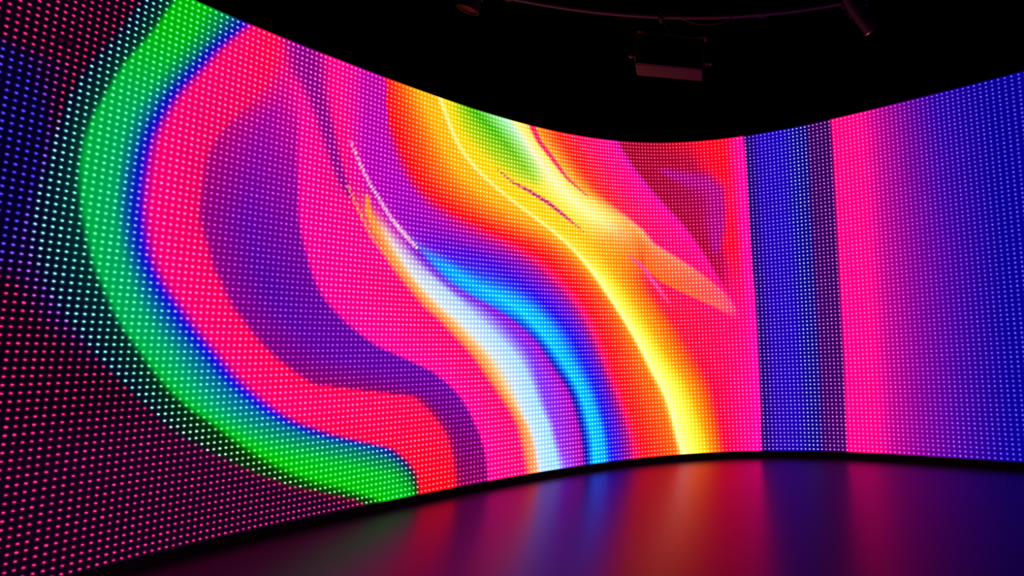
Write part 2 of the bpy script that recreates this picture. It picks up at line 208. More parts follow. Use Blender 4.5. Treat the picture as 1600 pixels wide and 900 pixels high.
[(-377, 1315, 0, 170, 0, 120, 250, 120), (-317, 1304, 0, 170, 0, 120, 250, 120), (-257, 1293, 0, 170, 0, 120, 250, 120), (-197, 1282, 0, 170, 0, 120, 250, 120), (-137, 1271, 0, 170, 0, 120, 250, 120), (-77, 1260, 0, 170, 0, 120, 250, 120), (-18, 1249, 0, 170, 0, 120, 250, 120), (43, 1235, 0, 148, 27, 120, 246, 151), (106, 1208, 0, 126, 53, 120, 241, 182), (174, 1148, 0, 116, 90, 116, 234, 203), (252, 1007, 0, 110, 130, 110, 225, 220), (331, 833, 0, 105, 143, 103, 223, 227), (395, 727, 0, 100, 157, 97, 222, 233), (452, 655, 0, 95, 170, 90, 220, 240), (506, 598, 0, 94, 169, 90, 220, 240), (557, 551, 0, 93, 168, 90, 220, 240), (606, 511, 0, 92, 167, 90, 220, 240), (653, 477, 0, 91, 166, 90, 220, 240), (700, 442, 0, 90, 165, 90, 220, 240), (745, 407, 0, 89, 164, 90, 220, 240), (789, 376, 0, 88, 163, 90, 220, 240), (833, 351, 0, 87, 162, 90, 220, 240), (876, 328, 0, 86, 161, 90, 220, 240), (918, 308, 0, 85, 159, 90, 220, 240), (960, 290, 0, 86, 158, 91, 221, 239), (1002, 274, 0, 87, 157, 92, 221, 239), (1044, 261, 0, 87, 155, 92, 221, 239), (1086, 251, 0, 88, 154, 93, 222, 238), (1129, 244, 0, 89, 152, 94, 222, 238), (1172, 239, 0, 89, 151, 94, 222, 238), (1216, 236, 0, 90, 150, 95, 223, 237), (1261, 236, 0, 91, 148, 96, 223, 237), (1306, 238, 0, 92, 147, 97, 223, 237), (1353, 242, 0, 92, 146, 97, 224, 236), (1402, 248, 0, 93, 144, 98, 224, 236), (1452, 257, 0, 94, 143, 99, 224, 236), (1504, 270, 0, 94, 141, 99, 225, 235), (1558, 285, 0, 95, 140, 100, 225, 235), (1615, 305, 0, 100, 130, 100, 227, 228), (1676, 328, 0, 105, 120, 100, 229, 221), (1739, 355, 0, 110, 110, 100, 231, 214), (1804, 384, 0, 115, 100, 100, 233, 207), (1872, 414, 0, 120, 90, 100, 235, 200), (1939, 441, 0, 122, 86, 100, 236, 199), (2006, 465, 0, 125, 82, 100, 236, 198), (2074, 487, 0, 128, 79, 100, 237, 196), (2141, 507, 0, 130, 75, 100, 238, 195), (2208, 525, 0, 132, 71, 100, 238, 194), (2277, 544, 0, 135, 68, 100, 239, 192)],
[(-394, 1315, 0, 110, 20, 150, 240, 150), (-376, 1312, 0, 110, 20, 150, 240, 150), (-316, 1300, 0, 110, 20, 150, 240, 150), (-255, 1288, 0, 110, 20, 150, 240, 150), (-195, 1276, 0, 110, 20, 150, 240, 150), (-136, 1265, 0, 110, 20, 150, 240, 150), (-76, 1256, 0, 110, 20, 150, 240, 150), (-18, 1250, 0, 110, 20, 150, 240, 150), (41, 1245, 0, 96, 40, 161, 240, 173), (102, 1227, 0, 67, 80, 184, 240, 219), (168, 1181, 0, 56, 124, 177, 231, 241), (238, 1100, 0, 50, 170, 160, 220, 255), (328, 855, 0, 40, 185, 153, 207, 255), (393, 747, 0, 30, 200, 147, 193, 255), (450, 677, 0, 20, 215, 140, 180, 255), (504, 622, 0, 21, 214, 139, 179, 255), (555, 573, 0, 21, 212, 138, 178, 255), (605, 534, 0, 22, 211, 136, 176, 255), (653, 501, 0, 22, 209, 135, 175, 255), (700, 467, 0, 23, 208, 134, 174, 255), (746, 434, 0, 24, 206, 133, 173, 255), (791, 404, 0, 24, 205, 132, 172, 255), (835, 377, 0, 25, 203, 131, 171, 255), (878, 349, 0, 25, 202, 129, 169, 255), (920, 324, 0, 26, 200, 128, 168, 255), (962, 304, 0, 26, 199, 127, 167, 255), (1004, 289, 0, 27, 197, 126, 166, 255), (1047, 278, 0, 28, 196, 125, 165, 255), (1090, 269, 0, 28, 194, 124, 164, 255), (1133, 262, 0, 29, 193, 122, 162, 255), (1177, 257, 0, 29, 191, 121, 161, 255), (1221, 255, 0, 30, 190, 120, 160, 255), (1266, 255, 0, 30, 188, 122, 162, 255), (1312, 256, 0, 30, 186, 123, 163, 255), (1359, 257, 0, 30, 184, 124, 164, 255), (1407, 262, 0, 30, 182, 126, 166, 255), (1458, 272, 0, 30, 180, 128, 168, 255), (1511, 286, 0, 30, 178, 129, 169, 255), (1566, 302, 0, 30, 176, 130, 170, 255), (1624, 324, 0, 30, 174, 132, 172, 255), (1687, 352, 0, 30, 172, 134, 174, 255), (1752, 382, 0, 30, 170, 135, 175, 255), (1818, 411, 0, 30, 168, 136, 176, 255), (1891, 451, 0, 30, 166, 138, 178, 255), (1968, 495, 0, 30, 164, 140, 180, 255), (2043, 532, 0, 30, 162, 141, 181, 255), (2115, 560, 0, 30, 160, 142, 182, 255), (2189, 588, 0, 30, 158, 144, 184, 255)],
[(-379, 1320, 20, 80, 10, 240, 220, 150), (-318, 1309, 20, 80, 10, 240, 220, 150), (-258, 1296, 20, 80, 10, 240, 220, 150), (-198, 1284, 20, 80, 10, 240, 220, 150), (-138, 1273, 20, 80, 10, 240, 220, 150), (-78, 1263, 20, 80, 10, 240, 220, 150), (-19, 1257, 20, 80, 10, 240, 220, 150), (40, 1251, 20, 63, 24, 244, 220, 173), (100, 1240, 20, 29, 53, 253, 220, 219), (164, 1202, 24, 11, 99, 231, 199, 241), (233, 1135, 30, 0, 150, 200, 170, 255), (320, 914, 37, 0, 180, 193, 163, 255), (389, 778, 43, 0, 210, 187, 157, 255), (448, 698, 50, 0, 240, 180, 150, 255), (502, 641, 49, 0, 239, 179, 149, 255), (554, 592, 49, 0, 238, 179, 148, 255), (604, 553, 48, 0, 237, 178, 146, 255), (653, 519, 48, 0, 236, 178, 145, 255), (700, 485, 47, 0, 236, 177, 144, 255), (746, 452, 46, 0, 235, 176, 143, 255), (791, 422, 46, 0, 234, 176, 142, 255), (836, 394, 45, 0, 233, 175, 141, 255), (879, 365, 45, 0, 232, 175, 139, 255), (922, 340, 44, 0, 231, 174, 138, 255), (964, 320, 44, 0, 230, 174, 137, 255), (1007, 305, 43, 0, 229, 173, 136, 255), (1050, 294, 42, 0, 229, 172, 135, 255), (1093, 285, 42, 0, 228, 172, 134, 255), (1137, 277, 41, 0, 227, 171, 132, 255), (1181, 273, 41, 0, 226, 171, 131, 255), (1226, 271, 40, 0, 225, 170, 130, 255), (1271, 270, 39, 0, 223, 171, 131, 255), (1318, 272, 38, 0, 220, 172, 132, 255), (1365, 273, 37, 0, 218, 173, 133, 255), (1413, 278, 36, 0, 216, 174, 134, 255), (1464, 288, 35, 0, 214, 175, 135, 255), (1518, 303, 34, 0, 212, 176, 136, 255), (1573, 319, 33, 0, 209, 177, 137, 255), (1632, 341, 32, 0, 207, 178, 138, 255), (1696, 371, 31, 0, 205, 179, 139, 255), (1761, 401, 30, 0, 202, 180, 140, 255), (1827, 430, 29, 0, 200, 181, 141, 255), (1901, 471, 28, 0, 198, 182, 142, 255), (1979, 516, 27, 0, 196, 183, 143, 255), (2055, 553, 26, 0, 194, 184, 144, 255), (2128, 581, 25, 0, 191, 185, 145, 255), (2202, 610, 24, 0, 189, 186, 146, 255)],
[(-385, 1339, 240, 0, 30, 255, 130, 150), (-324, 1327, 240, 0, 30, 255, 130, 150), (-263, 1315, 240, 0, 30, 255, 130, 150), (-203, 1303, 240, 0, 30, 255, 130, 150), (-142, 1291, 240, 0, 30, 255, 130, 150), (-83, 1282, 240, 0, 30, 255, 130, 150), (-23, 1275, 240, 0, 30, 255, 130, 150), (36, 1270, 239, 0, 36, 255, 129, 157), (96, 1259, 236, 0, 47, 255, 126, 171), (161, 1221, 233, 0, 59, 255, 123, 186), (230, 1152, 230, 0, 70, 255, 120, 200), (318, 930, 203, 0, 107, 250, 120, 213), (387, 793, 177, 0, 143, 245, 120, 227), (447, 713, 150, 0, 180, 240, 120, 240), (501, 655, 151, 0, 179, 240, 119, 239), (553, 606, 152, 0, 179, 240, 119, 239), (604, 566, 153, 0, 178, 240, 118, 238), (652, 533, 154, 0, 178, 240, 118, 238), (700, 498, 154, 0, 177, 240, 117, 237), (746, 464, 155, 0, 176, 240, 116, 236), (792, 434, 156, 0, 176, 240, 116, 236), (837, 406, 157, 0, 175, 240, 115, 235), (880, 377, 158, 0, 175, 240, 115, 235), (923, 352, 159, 0, 174, 240, 114, 234), (966, 331, 160, 0, 174, 240, 114, 234), (1009, 316, 161, 0, 173, 240, 113, 233), (1052, 305, 161, 0, 172, 240, 112, 232), (1096, 296, 162, 0, 172, 240, 112, 232), (1139, 289, 163, 0, 171, 240, 111, 231), (1184, 284, 164, 0, 171, 240, 111, 231), (1229, 282, 165, 0, 170, 240, 110, 230), (1275, 282, 163, 0, 170, 240, 110, 230), (1321, 283, 162, 0, 170, 240, 110, 231), (1369, 285, 160, 0, 170, 240, 110, 232), (1417, 290, 158, 0, 170, 240, 110, 232), (1469, 300, 156, 0, 170, 240, 110, 232), (1523, 315, 154, 0, 170, 240, 110, 233), (1578, 331, 153, 0, 170, 240, 110, 234), (1638, 354, 151, 0, 170, 240, 110, 234), (1702, 383, 149, 0, 170, 240, 110, 234), (1767, 414, 148, 0, 170, 240, 110, 235), (1834, 444, 146, 0, 170, 240, 110, 236), (1909, 485, 144, 0, 170, 240, 110, 236), (1987, 531, 142, 0, 170, 240, 110, 236), (2063, 568, 140, 0, 170, 240, 110, 237), (2137, 597, 139, 0, 170, 240, 110, 238), (2211, 625, 137, 0, 170, 240, 110, 238)],
[(-376, 1350, 250, 0, 15, 255, 130, 140), (-328, 1340, 250, 0, 15, 255, 130, 140), (-267, 1328, 250, 0, 15, 255, 130, 140), (-206, 1316, 250, 0, 15, 255, 130, 140), (-146, 1304, 250, 0, 15, 255, 130, 140), (-86, 1294, 250, 0, 15, 255, 130, 140), (-26, 1287, 250, 0, 15, 255, 130, 140), (33, 1281, 251, 0, 21, 255, 129, 146), (93, 1274, 252, 0, 32, 255, 126, 157), (157, 1241, 254, 0, 44, 255, 123, 169), (226, 1176, 255, 0, 55, 255, 120, 180), (310, 984, 255, 0, 73, 255, 119, 190), (384, 820, 255, 0, 90, 255, 118, 200), (444, 736, 255, 0, 108, 255, 117, 211), (499, 680, 255, 0, 109, 255, 117, 211), (552, 630, 255, 0, 110, 255, 117, 212), (603, 589, 255, 0, 110, 255, 117, 212), (652, 556, 255, 0, 111, 255, 117, 212), (700, 520, 255, 0, 112, 255, 117, 213), (747, 486, 255, 0, 113, 255, 117, 213), (793, 456, 255, 0, 114, 255, 117, 214), (838, 427, 255, 0, 115, 255, 117, 214), (882, 398, 255, 0, 115, 255, 117, 215), (925, 372, 255, 0, 116, 255, 117, 215), (969, 351, 255, 0, 117, 255, 117, 216), (1012, 336, 255, 0, 118, 255, 117, 216), (1056, 325, 255, 0, 119, 255, 117, 216), (1100, 316, 255, 0, 120, 255, 117, 217), (1144, 308, 255, 0, 120, 255, 117, 217), (1189, 303, 255, 0, 121, 255, 117, 218), (1234, 302, 255, 0, 122, 255, 117, 218), (1281, 301, 255, 0, 120, 255, 117, 216), (1328, 303, 255, 0, 118, 255, 117, 214), (1375, 305, 255, 0, 116, 255, 116, 212), (1425, 310, 255, 0, 115, 255, 116, 211), (1477, 320, 255, 0, 113, 255, 115, 209), (1531, 336, 255, 0, 111, 255, 115, 207), (1587, 352, 255, 0, 109, 255, 115, 205), (1647, 375, 255, 0, 107, 255, 114, 203), (1712, 406, 255, 0, 105, 255, 114, 201), (1778, 437, 255, 0, 104, 255, 114, 199), (1846, 467, 255, 0, 102, 255, 113, 197), (1921, 510, 255, 0, 100, 255, 113, 195), (2000, 556, 255, 0, 98, 255, 113, 193), (2078, 594, 255, 0, 96, 255, 112, 191), (2152, 623, 255, 0, 94, 255, 112, 190), (2228, 652, 255, 0, 92, 255, 111, 188)],
[(-115, 1420, 255, 0, 25, 255, 117, 131), (-54, 1415, 255, 0, 25, 255, 117, 131), (7, 1410, 255, 0, 25, 255, 117, 131), (68, 1406, 255, 0, 34, 255, 117, 144), (130, 1399, 255, 0, 42, 255, 117, 158), (194, 1386, 255, 0, 51, 255, 117, 171), (258, 1366, 255, 0, 60, 255, 117, 185), (324, 1328, 255, 0, 67, 255, 117, 188), (390, 1278, 255, 0, 73, 255, 117, 192), (455, 1219, 255, 0, 80, 255, 117, 196), (540, 828, 255, 0, 82, 255, 117, 196), (596, 760, 255, 0, 84, 255, 117, 197), (649, 703, 255, 0, 85, 255, 117, 198), (700, 656, 255, 0, 87, 255, 117, 199), (750, 617, 255, 0, 89, 255, 117, 200), (798, 585, 255, 0, 91, 255, 117, 201), (846, 550, 255, 0, 92, 255, 117, 202), (893, 528, 255, 0, 94, 255, 117, 203), (940, 507, 254, 0, 95, 255, 117, 204), (986, 485, 253, 0, 95, 255, 117, 204), (1032, 469, 251, 0, 95, 255, 117, 204), (1079, 456, 250, 0, 95, 255, 117, 205), (1125, 442, 248, 0, 95, 255, 117, 205), (1171, 429, 247, 0, 95, 255, 117, 205), (1219, 426, 245, 0, 95, 255, 117, 206), (1268, 427, 244, 0, 95, 255, 117, 206), (1317, 427, 242, 0, 95, 255, 117, 206), (1367, 429, 241, 0, 95, 255, 117, 207), (1419, 437, 240, 0, 94, 255, 117, 207), (1475, 453, 240, 0, 94, 255, 117, 206), (1535, 478, 240, 0, 92, 255, 117, 205), (1601, 513, 240, 0, 92, 255, 117, 205), (1672, 559, 240, 0, 90, 255, 117, 204), (1741, 594, 242, 0, 87, 255, 117, 202), (1805, 614, 248, 0, 80, 255, 117, 197), (1866, 625, 252, 0, 73, 255, 117, 192), (1923, 626, 255, 0, 70, 255, 117, 190), (1975, 616, 255, 0, 70, 255, 117, 190), (2025, 602, 255, 0, 70, 255, 117, 190), (2075, 590, 255, 0, 70, 255, 117, 190)],
[(-123, 1451, 150, 0, 70, 229, 62, 171), (-61, 1446, 150, 0, 70, 229, 62, 171), (1, 1441, 150, 0, 70, 229, 62, 171), (62, 1438, 147, 0, 75, 228, 60, 178), (125, 1431, 143, 0, 80, 227, 58, 184), (189, 1417, 140, 0, 85, 226, 56, 190), (253, 1398, 142, 0, 85, 227, 57, 190), (320, 1359, 145, 0, 85, 227, 59, 189), (387, 1309, 148, 0, 85, 228, 60, 189), (453, 1249, 150, 0, 85, 229, 62, 188), (538, 853, 140, 0, 98, 224, 57, 199), (595, 784, 130, 0, 112, 219, 52, 210), (648, 727, 120, 0, 125, 214, 47, 221), (700, 679, 122, 0, 126, 216, 47, 221), (750, 640, 124, 0, 127, 217, 48, 222), (799, 607, 125, 0, 128, 219, 48, 222), (847, 571, 127, 0, 129, 220, 49, 222), (895, 549, 129, 0, 130, 222, 49, 222), (942, 528, 131, 0, 129, 223, 51, 223), (989, 505, 134, 0, 127, 224, 52, 223), (1035, 490, 137, 0, 125, 225, 54, 223), (1082, 477, 139, 0, 123, 226, 55, 223), (1129, 462, 142, 0, 121, 226, 57, 224), (1175, 449, 145, 0, 119, 227, 59, 224), (1223, 446, 147, 0, 117, 228, 60, 224), (1273, 448, 150, 0, 115, 229, 62, 225), (1323, 448, 157, 0, 115, 231, 67, 223), (1373, 449, 164, 0, 115, 234, 71, 221), (1426, 458, 171, 0, 115, 236, 76, 219), (1483, 474, 178, 0, 115, 238, 80, 217), (1543, 500, 185, 0, 115, 240, 85, 215), (1609, 535, 198, 0, 113, 245, 95, 215), (1681, 582, 212, 0, 112, 249, 104, 216), (1751, 618, 225, 0, 110, 253, 114, 217), (1815, 638, 235, 0, 102, 254, 115, 211), (1877, 649, 245, 0, 94, 255, 117, 205), (1935, 650, 251, 0, 87, 255, 117, 200), (1987, 640, 252, 0, 81, 255, 117, 197), (2038, 626, 254, 0, 76, 255, 117, 193), (2089, 614, 255, 0, 70, 255, 117, 190)],
[(-134, 1500, 140, 0, 85, 226, 56, 190), (-72, 1497, 140, 0, 85, 226, 56, 190), (-10, 1492, 140, 0, 85, 226, 56, 190), (54, 1482, 133, 0, 90, 224, 52, 200), (119, 1468, 127, 0, 95, 221, 48, 210), (184, 1449, 120, 0, 100, 219, 44, 219), (249, 1426, 118, 0, 109, 213, 47, 221), (315, 1398, 116, 0, 118, 206, 49, 222), (382, 1354, 113, 0, 127, 199, 52, 224), (449, 1294, 111, 0, 136, 193, 55, 225), (516, 1212, 108, 0, 145, 185, 59, 227), (582, 1078, 104, 0, 155, 178, 65, 231), (643, 941, 100, 0, 165, 170, 72, 234), (699, 867, 97, 0, 164, 167, 71, 234), (753, 803, 95, 0, 163, 165, 70, 233), (805, 751, 92, 0, 162, 162, 70, 233), (855, 712, 89, 0, 161, 159, 69, 233), (905, 682, 86, 0, 160, 157, 69, 232), (955, 657, 86, 0, 160, 157, 68, 232), (1005, 637, 90, 0, 160, 160, 68, 232), (1054, 620, 92, 0, 160, 163, 68, 232), (1103, 601, 96, 0, 160, 166, 68, 232), (1152, 586, 98, 0, 160, 169, 68, 232), (1202, 579, 104, 0, 160, 175, 68, 232), (1254, 580, 110, 0, 158, 182, 67, 232), (1307, 583, 118, 0, 158, 190, 67, 231), (1361, 587, 124, 0, 156, 198, 66, 231), (1415, 593, 132, 0, 156, 205, 66, 231), (1470, 598, 139, 0, 154, 213, 66, 231), (1525, 601, 148, 0, 153, 220, 68, 232), (1582, 609, 156, 0, 151, 227, 70, 233), (1644, 630, 165, 0, 150, 234, 72, 234), (1710, 657, 190, 0, 140, 242, 89, 231), (1773, 672, 215, 0, 130, 250, 106, 228), (1833, 678, 229, 0, 122, 252, 111, 222), (1891, 681, 243, 0, 114, 254, 115, 216), (1949, 681, 251, 0, 104, 255, 117, 210), (2006, 677, 252, 0, 93, 255, 117, 203), (2062, 672, 254, 0, 81, 255, 117, 197), (2118, 668, 255, 0, 70, 255, 117, 190)],
[(-150, 1566, 145, 0, 95, 227, 59, 201), (-87, 1565, 145, 0, 95, 227, 59, 201), (-24, 1564, 145, 0, 95, 227, 59, 201), (40, 1559, 138, 0, 98, 225, 55, 207), (104, 1553, 132, 0, 102, 223, 51, 214), (170, 1541, 125, 0, 105, 221, 47, 221), (237, 1521, 122, 0, 116, 212, 51, 223), (304, 1495, 118, 0, 127, 204, 55, 225), (371, 1466, 115, 0, 138, 195, 59, 227), (438, 1428, 112, 0, 149, 187, 63, 230), (505, 1372, 108, 0, 157, 180, 67, 231), (572, 1299, 104, 0, 161, 175, 69, 233), (637, 1181, 100, 0, 165, 170, 72, 234), (698, 1063, 101, 0, 162, 172, 70, 233), (756, 990, 102, 0, 160, 173, 68, 232), (811, 930, 103, 0, 157, 175, 66, 231), (865, 882, 104, 0, 154, 176, 65, 230), (918, 845, 105, 0, 151, 178, 63, 229), (971, 819, 107, 0, 150, 181, 62, 229), (1024, 799, 111, 0, 150, 186, 62, 229), (1077, 784, 115, 0, 150, 190, 62, 229), (1130, 769, 119, 0, 150, 195, 62, 229), (1182, 756, 123, 0, 150, 199, 62, 229), (1236, 746, 128, 0, 150, 204, 63, 229), (1290, 742, 136, 0, 148, 211, 64, 230), (1345, 740, 142, 0, 148, 217, 65, 231), (1400, 736, 150, 0, 146, 223, 67, 231), (1454, 730, 156, 0, 146, 229, 68, 232), (1510, 727, 166, 0, 144, 234, 72, 233), (1566, 727, 178, 0, 142, 238, 80, 234), (1623, 726, 190, 0, 140, 242, 88, 235), (1678, 721, 210, 0, 137, 249, 103, 233), (1733, 715, 225, 0, 133, 252, 111, 230), (1790, 713, 235, 0, 129, 254, 114, 226), (1848, 712, 245, 0, 125, 255, 117, 223), (1906, 713, 247, 0, 118, 255, 117, 218), (1965, 712, 249, 0, 111, 255, 117, 214), (2023, 711, 251, 0, 104, 255, 117, 210), (2082, 710, 253, 0, 97, 255, 117, 205), (2141, 709, 255, 0, 90, 255, 117, 201)],
[(-154, 1584, 236, 0, 140, 255, 117, 234), (-91, 1583, 236, 0, 142, 255, 117, 235), (-28, 1582, 237, 0, 144, 255, 117, 236), (37, 1578, 237, 0, 146, 255, 117, 237), (101, 1571, 238, 0, 148, 255, 117, 238), (167, 1560, 238, 0, 150, 255, 117, 239), (234, 1540, 239, 0, 151, 255, 117, 239), (302, 1513, 239, 0, 151, 255, 117, 239), (369, 1484, 240, 0, 152, 255, 117, 240), (436, 1446, 240, 0, 153, 255, 117, 240), (504, 1390, 241, 0, 154, 255, 117, 240), (571, 1316, 241, 0, 154, 255, 117, 240), (637, 1197, 242, 0, 155, 255, 117, 240), (698, 1078, 242, 0, 154, 255, 117, 240), (756, 1005, 242, 0, 152, 255, 117, 239), (811, 945, 242, 0, 151, 255, 117, 238), (866, 896, 242, 0, 150, 255, 117, 238), (919, 859, 242, 0, 149, 255, 117, 237), (972, 832, 242, 0, 148, 255, 117, 237), (1025, 813, 242, 0, 148, 255, 117, 236), (1079, 798, 241, 0, 147, 255, 117, 236), (1132, 782, 241, 0, 147, 255, 117, 236), (1185, 769, 241, 0, 147, 255, 117, 236), (1238, 760, 240, 0, 147, 255, 117, 236), (1293, 756, 240, 0, 147, 255, 117, 236), (1348, 754, 240, 0, 146, 255, 117, 236), (1403, 749, 240, 0, 146, 255, 117, 236), (1458, 744, 239, 0, 146, 255, 117, 236), (1514, 741, 239, 0, 146, 255, 117, 236), (1571, 741, 239, 0, 146, 255, 117, 236), (1627, 739, 238, 0, 145, 255, 117, 236), (1683, 734, 238, 0, 145, 255, 117, 236), (1739, 729, 240, 0, 142, 255, 117, 234), (1796, 726, 245, 0, 136, 255, 117, 229), (1854, 726, 250, 0, 130, 255, 117, 224), (1913, 726, 251, 0, 128, 255, 117, 223), (1971, 726, 252, 0, 126, 255, 117, 221), (2030, 725, 253, 0, 124, 255, 117, 220), (2089, 724, 254, 0, 122, 255, 117, 218), (2149, 723, 255, 0, 120, 255, 117, 217)],
[(-94, 1757, 242, 0, 120, 255, 117, 221), (-61, 1756, 242, 0, 119, 255, 117, 220), (6, 1751, 241, 0, 117, 255, 117, 219), (74, 1740, 241, 0, 116, 255, 117, 218), (142, 1728, 240, 0, 114, 255, 117, 217), (211, 1714, 240, 0, 112, 255, 117, 217), (281, 1694, 239, 0, 110, 255, 117, 216), (351, 1660, 239, 0, 109, 255, 117, 215), (422, 1617, 238, 0, 107, 255, 117, 214), (492, 1573, 238, 0, 105, 255, 117, 213), (561, 1531, 238, 0, 105, 255, 117, 213), (628, 1488, 237, 0, 105, 255, 117, 213), (695, 1436, 237, 0, 105, 255, 117, 213), (760, 1377, 237, 0, 105, 255, 117, 213), (823, 1322, 237, 0, 105, 255, 117, 213), (884, 1255, 236, 0, 105, 255, 117, 213), (944, 1205, 236, 0, 105, 255, 117, 214), (1003, 1159, 236, 0, 110, 255, 117, 216), (1060, 1115, 237, 0, 120, 255, 117, 222), (1117, 1079, 238, 0, 130, 255, 117, 228), (1173, 1048, 238, 0, 128, 255, 117, 226), (1228, 1015, 239, 0, 126, 255, 117, 225), (1284, 993, 239, 0, 124, 255, 117, 224), (1338, 962, 240, 0, 122, 255, 117, 222), (1391, 932, 240, 0, 120, 255, 117, 221), (1449, 921, 241, 0, 121, 255, 117, 221), (1507, 915, 242, 0, 122, 255, 117, 221), (1566, 910, 244, 0, 122, 255, 117, 221), (1624, 904, 245, 0, 123, 255, 117, 222), (1682, 896, 246, 0, 124, 255, 117, 222), (1740, 886, 248, 0, 125, 255, 117, 222), (1797, 875, 249, 0, 126, 255, 117, 222), (1853, 865, 250, 0, 127, 255, 117, 222), (1910, 854, 251, 0, 128, 255, 117, 222), (1966, 843, 252, 0, 128, 255, 117, 222), (2023, 832, 254, 0, 129, 255, 117, 222), (2079, 821, 255, 0, 130, 255, 117, 222)],
[(-101, 1790, 245, 140, 80, 255, 196, 162), (-67, 1789, 245, 140, 79, 255, 196, 162), (0, 1784, 245, 140, 76, 255, 196, 160), (69, 1773, 245, 140, 74, 255, 196, 159), (138, 1761, 245, 140, 72, 255, 196, 158), (207, 1747, 245, 140, 69, 255, 196, 156), (277, 1727, 245, 140, 67, 255, 196, 155), (348, 1693, 245, 140, 65, 255, 196, 154), (419, 1649, 245, 140, 62, 255, 196, 152), (490, 1605, 245, 140, 60, 255, 196, 151), (559, 1562, 245, 139, 61, 255, 196, 152), (627, 1519, 244, 138, 62, 255, 195, 152), (695, 1466, 244, 138, 62, 255, 195, 153), (760, 1407, 243, 137, 63, 255, 195, 153), (824, 1351, 243, 136, 64, 255, 194, 154), (886, 1283, 242, 135, 65, 255, 194, 154), (946, 1233, 242, 134, 66, 255, 194, 155), (1005, 1186, 242, 133, 67, 255, 193, 155), (1063, 1141, 241, 132, 68, 255, 193, 156), (1120, 1106, 241, 132, 68, 255, 193, 156), (1177, 1074, 240, 131, 69, 255, 192, 157), (1233, 1041, 240, 130, 70, 255, 192, 157), (1290, 1018, 240, 106, 86, 255, 178, 167), (1344, 987, 236, 47, 108, 255, 145, 211), (1397, 957, 232, 14, 129, 255, 126, 229), (1455, 946, 231, 0, 140, 255, 117, 236), (1514, 940, 233, 0, 139, 255, 117, 235), (1573, 935, 234, 0, 139, 255, 117, 234), (1633, 929, 236, 0, 138, 255, 117, 233), (1691, 921, 238, 0, 138, 255, 117, 232), (1749, 911, 240, 0, 138, 255, 117, 232), (1806, 900, 241, 0, 137, 255, 117, 231), (1864, 890, 243, 0, 137, 255, 117, 230), (1921, 879, 245, 0, 136, 255, 117, 229), (1978, 868, 247, 0, 136, 255, 117, 228), (2035, 857, 248, 0, 135, 255, 117, 227), (2091, 845, 250, 0, 135, 255, 117, 227)],
[(-109, 1833, 250, 200, 140, 255, 227, 194), (-75, 1832, 250, 200, 139, 255, 227, 194), (-7, 1828, 250, 200, 136, 255, 227, 192), (62, 1817, 250, 200, 134, 255, 227, 191), (132, 1803, 250, 200, 132, 255, 227, 190), (202, 1785, 250, 200, 129, 255, 227, 189), (273, 1759, 250, 200, 127, 255, 227, 187), (345, 1722, 250, 200, 125, 255, 227, 186), (417, 1682, 250, 200, 122, 255, 227, 185), (488, 1641, 250, 200, 120, 255, 227, 183), (557, 1603, 250, 199, 117, 255, 227, 182), (626, 1562, 250, 197, 115, 255, 226, 180), (694, 1509, 250, 196, 112, 255, 225, 179), (761, 1449, 250, 195, 109, 255, 225, 178), (825, 1392, 250, 193, 107, 255, 224, 176), (888, 1322, 250, 192, 104, 255, 223, 175), (948, 1266, 250, 191, 101, 255, 222, 173), (1008, 1216, 249, 187, 96, 255, 221, 170), (1066, 1171, 247, 181, 89, 255, 218, 166), (1124, 1131, 245, 176, 81, 255, 216, 163), (1180, 1095, 243, 170, 73, 255, 213, 159), (1236, 1062, 241, 164, 66, 255, 211, 155), (1293, 1034, 239, 135, 72, 255, 195, 159), (1349, 1009, 234, 51, 116, 255, 147, 190), (1405, 987, 228, 17, 139, 254, 125, 224), (1462, 974, 226, 0, 149, 253, 114, 241), (1521, 963, 227, 0, 148, 254, 114, 240), (1579, 953, 228, 0, 147, 254, 114, 239), (1638, 945, 230, 0, 145, 254, 115, 238), (1697, 937, 231, 0, 144, 254, 115, 237), (1756, 931, 232, 0, 143, 254, 115, 236), (1816, 924, 233, 0, 142, 254, 116, 235), (1875, 916, 235, 0, 140, 254, 116, 234), (1934, 907, 236, 0, 139, 255, 116, 233), (1992, 897, 237, 0, 138, 255, 117, 232), (2050, 888, 239, 0, 136, 255, 117, 231), (2108, 878, 240, 0, 135, 255, 117, 230)],
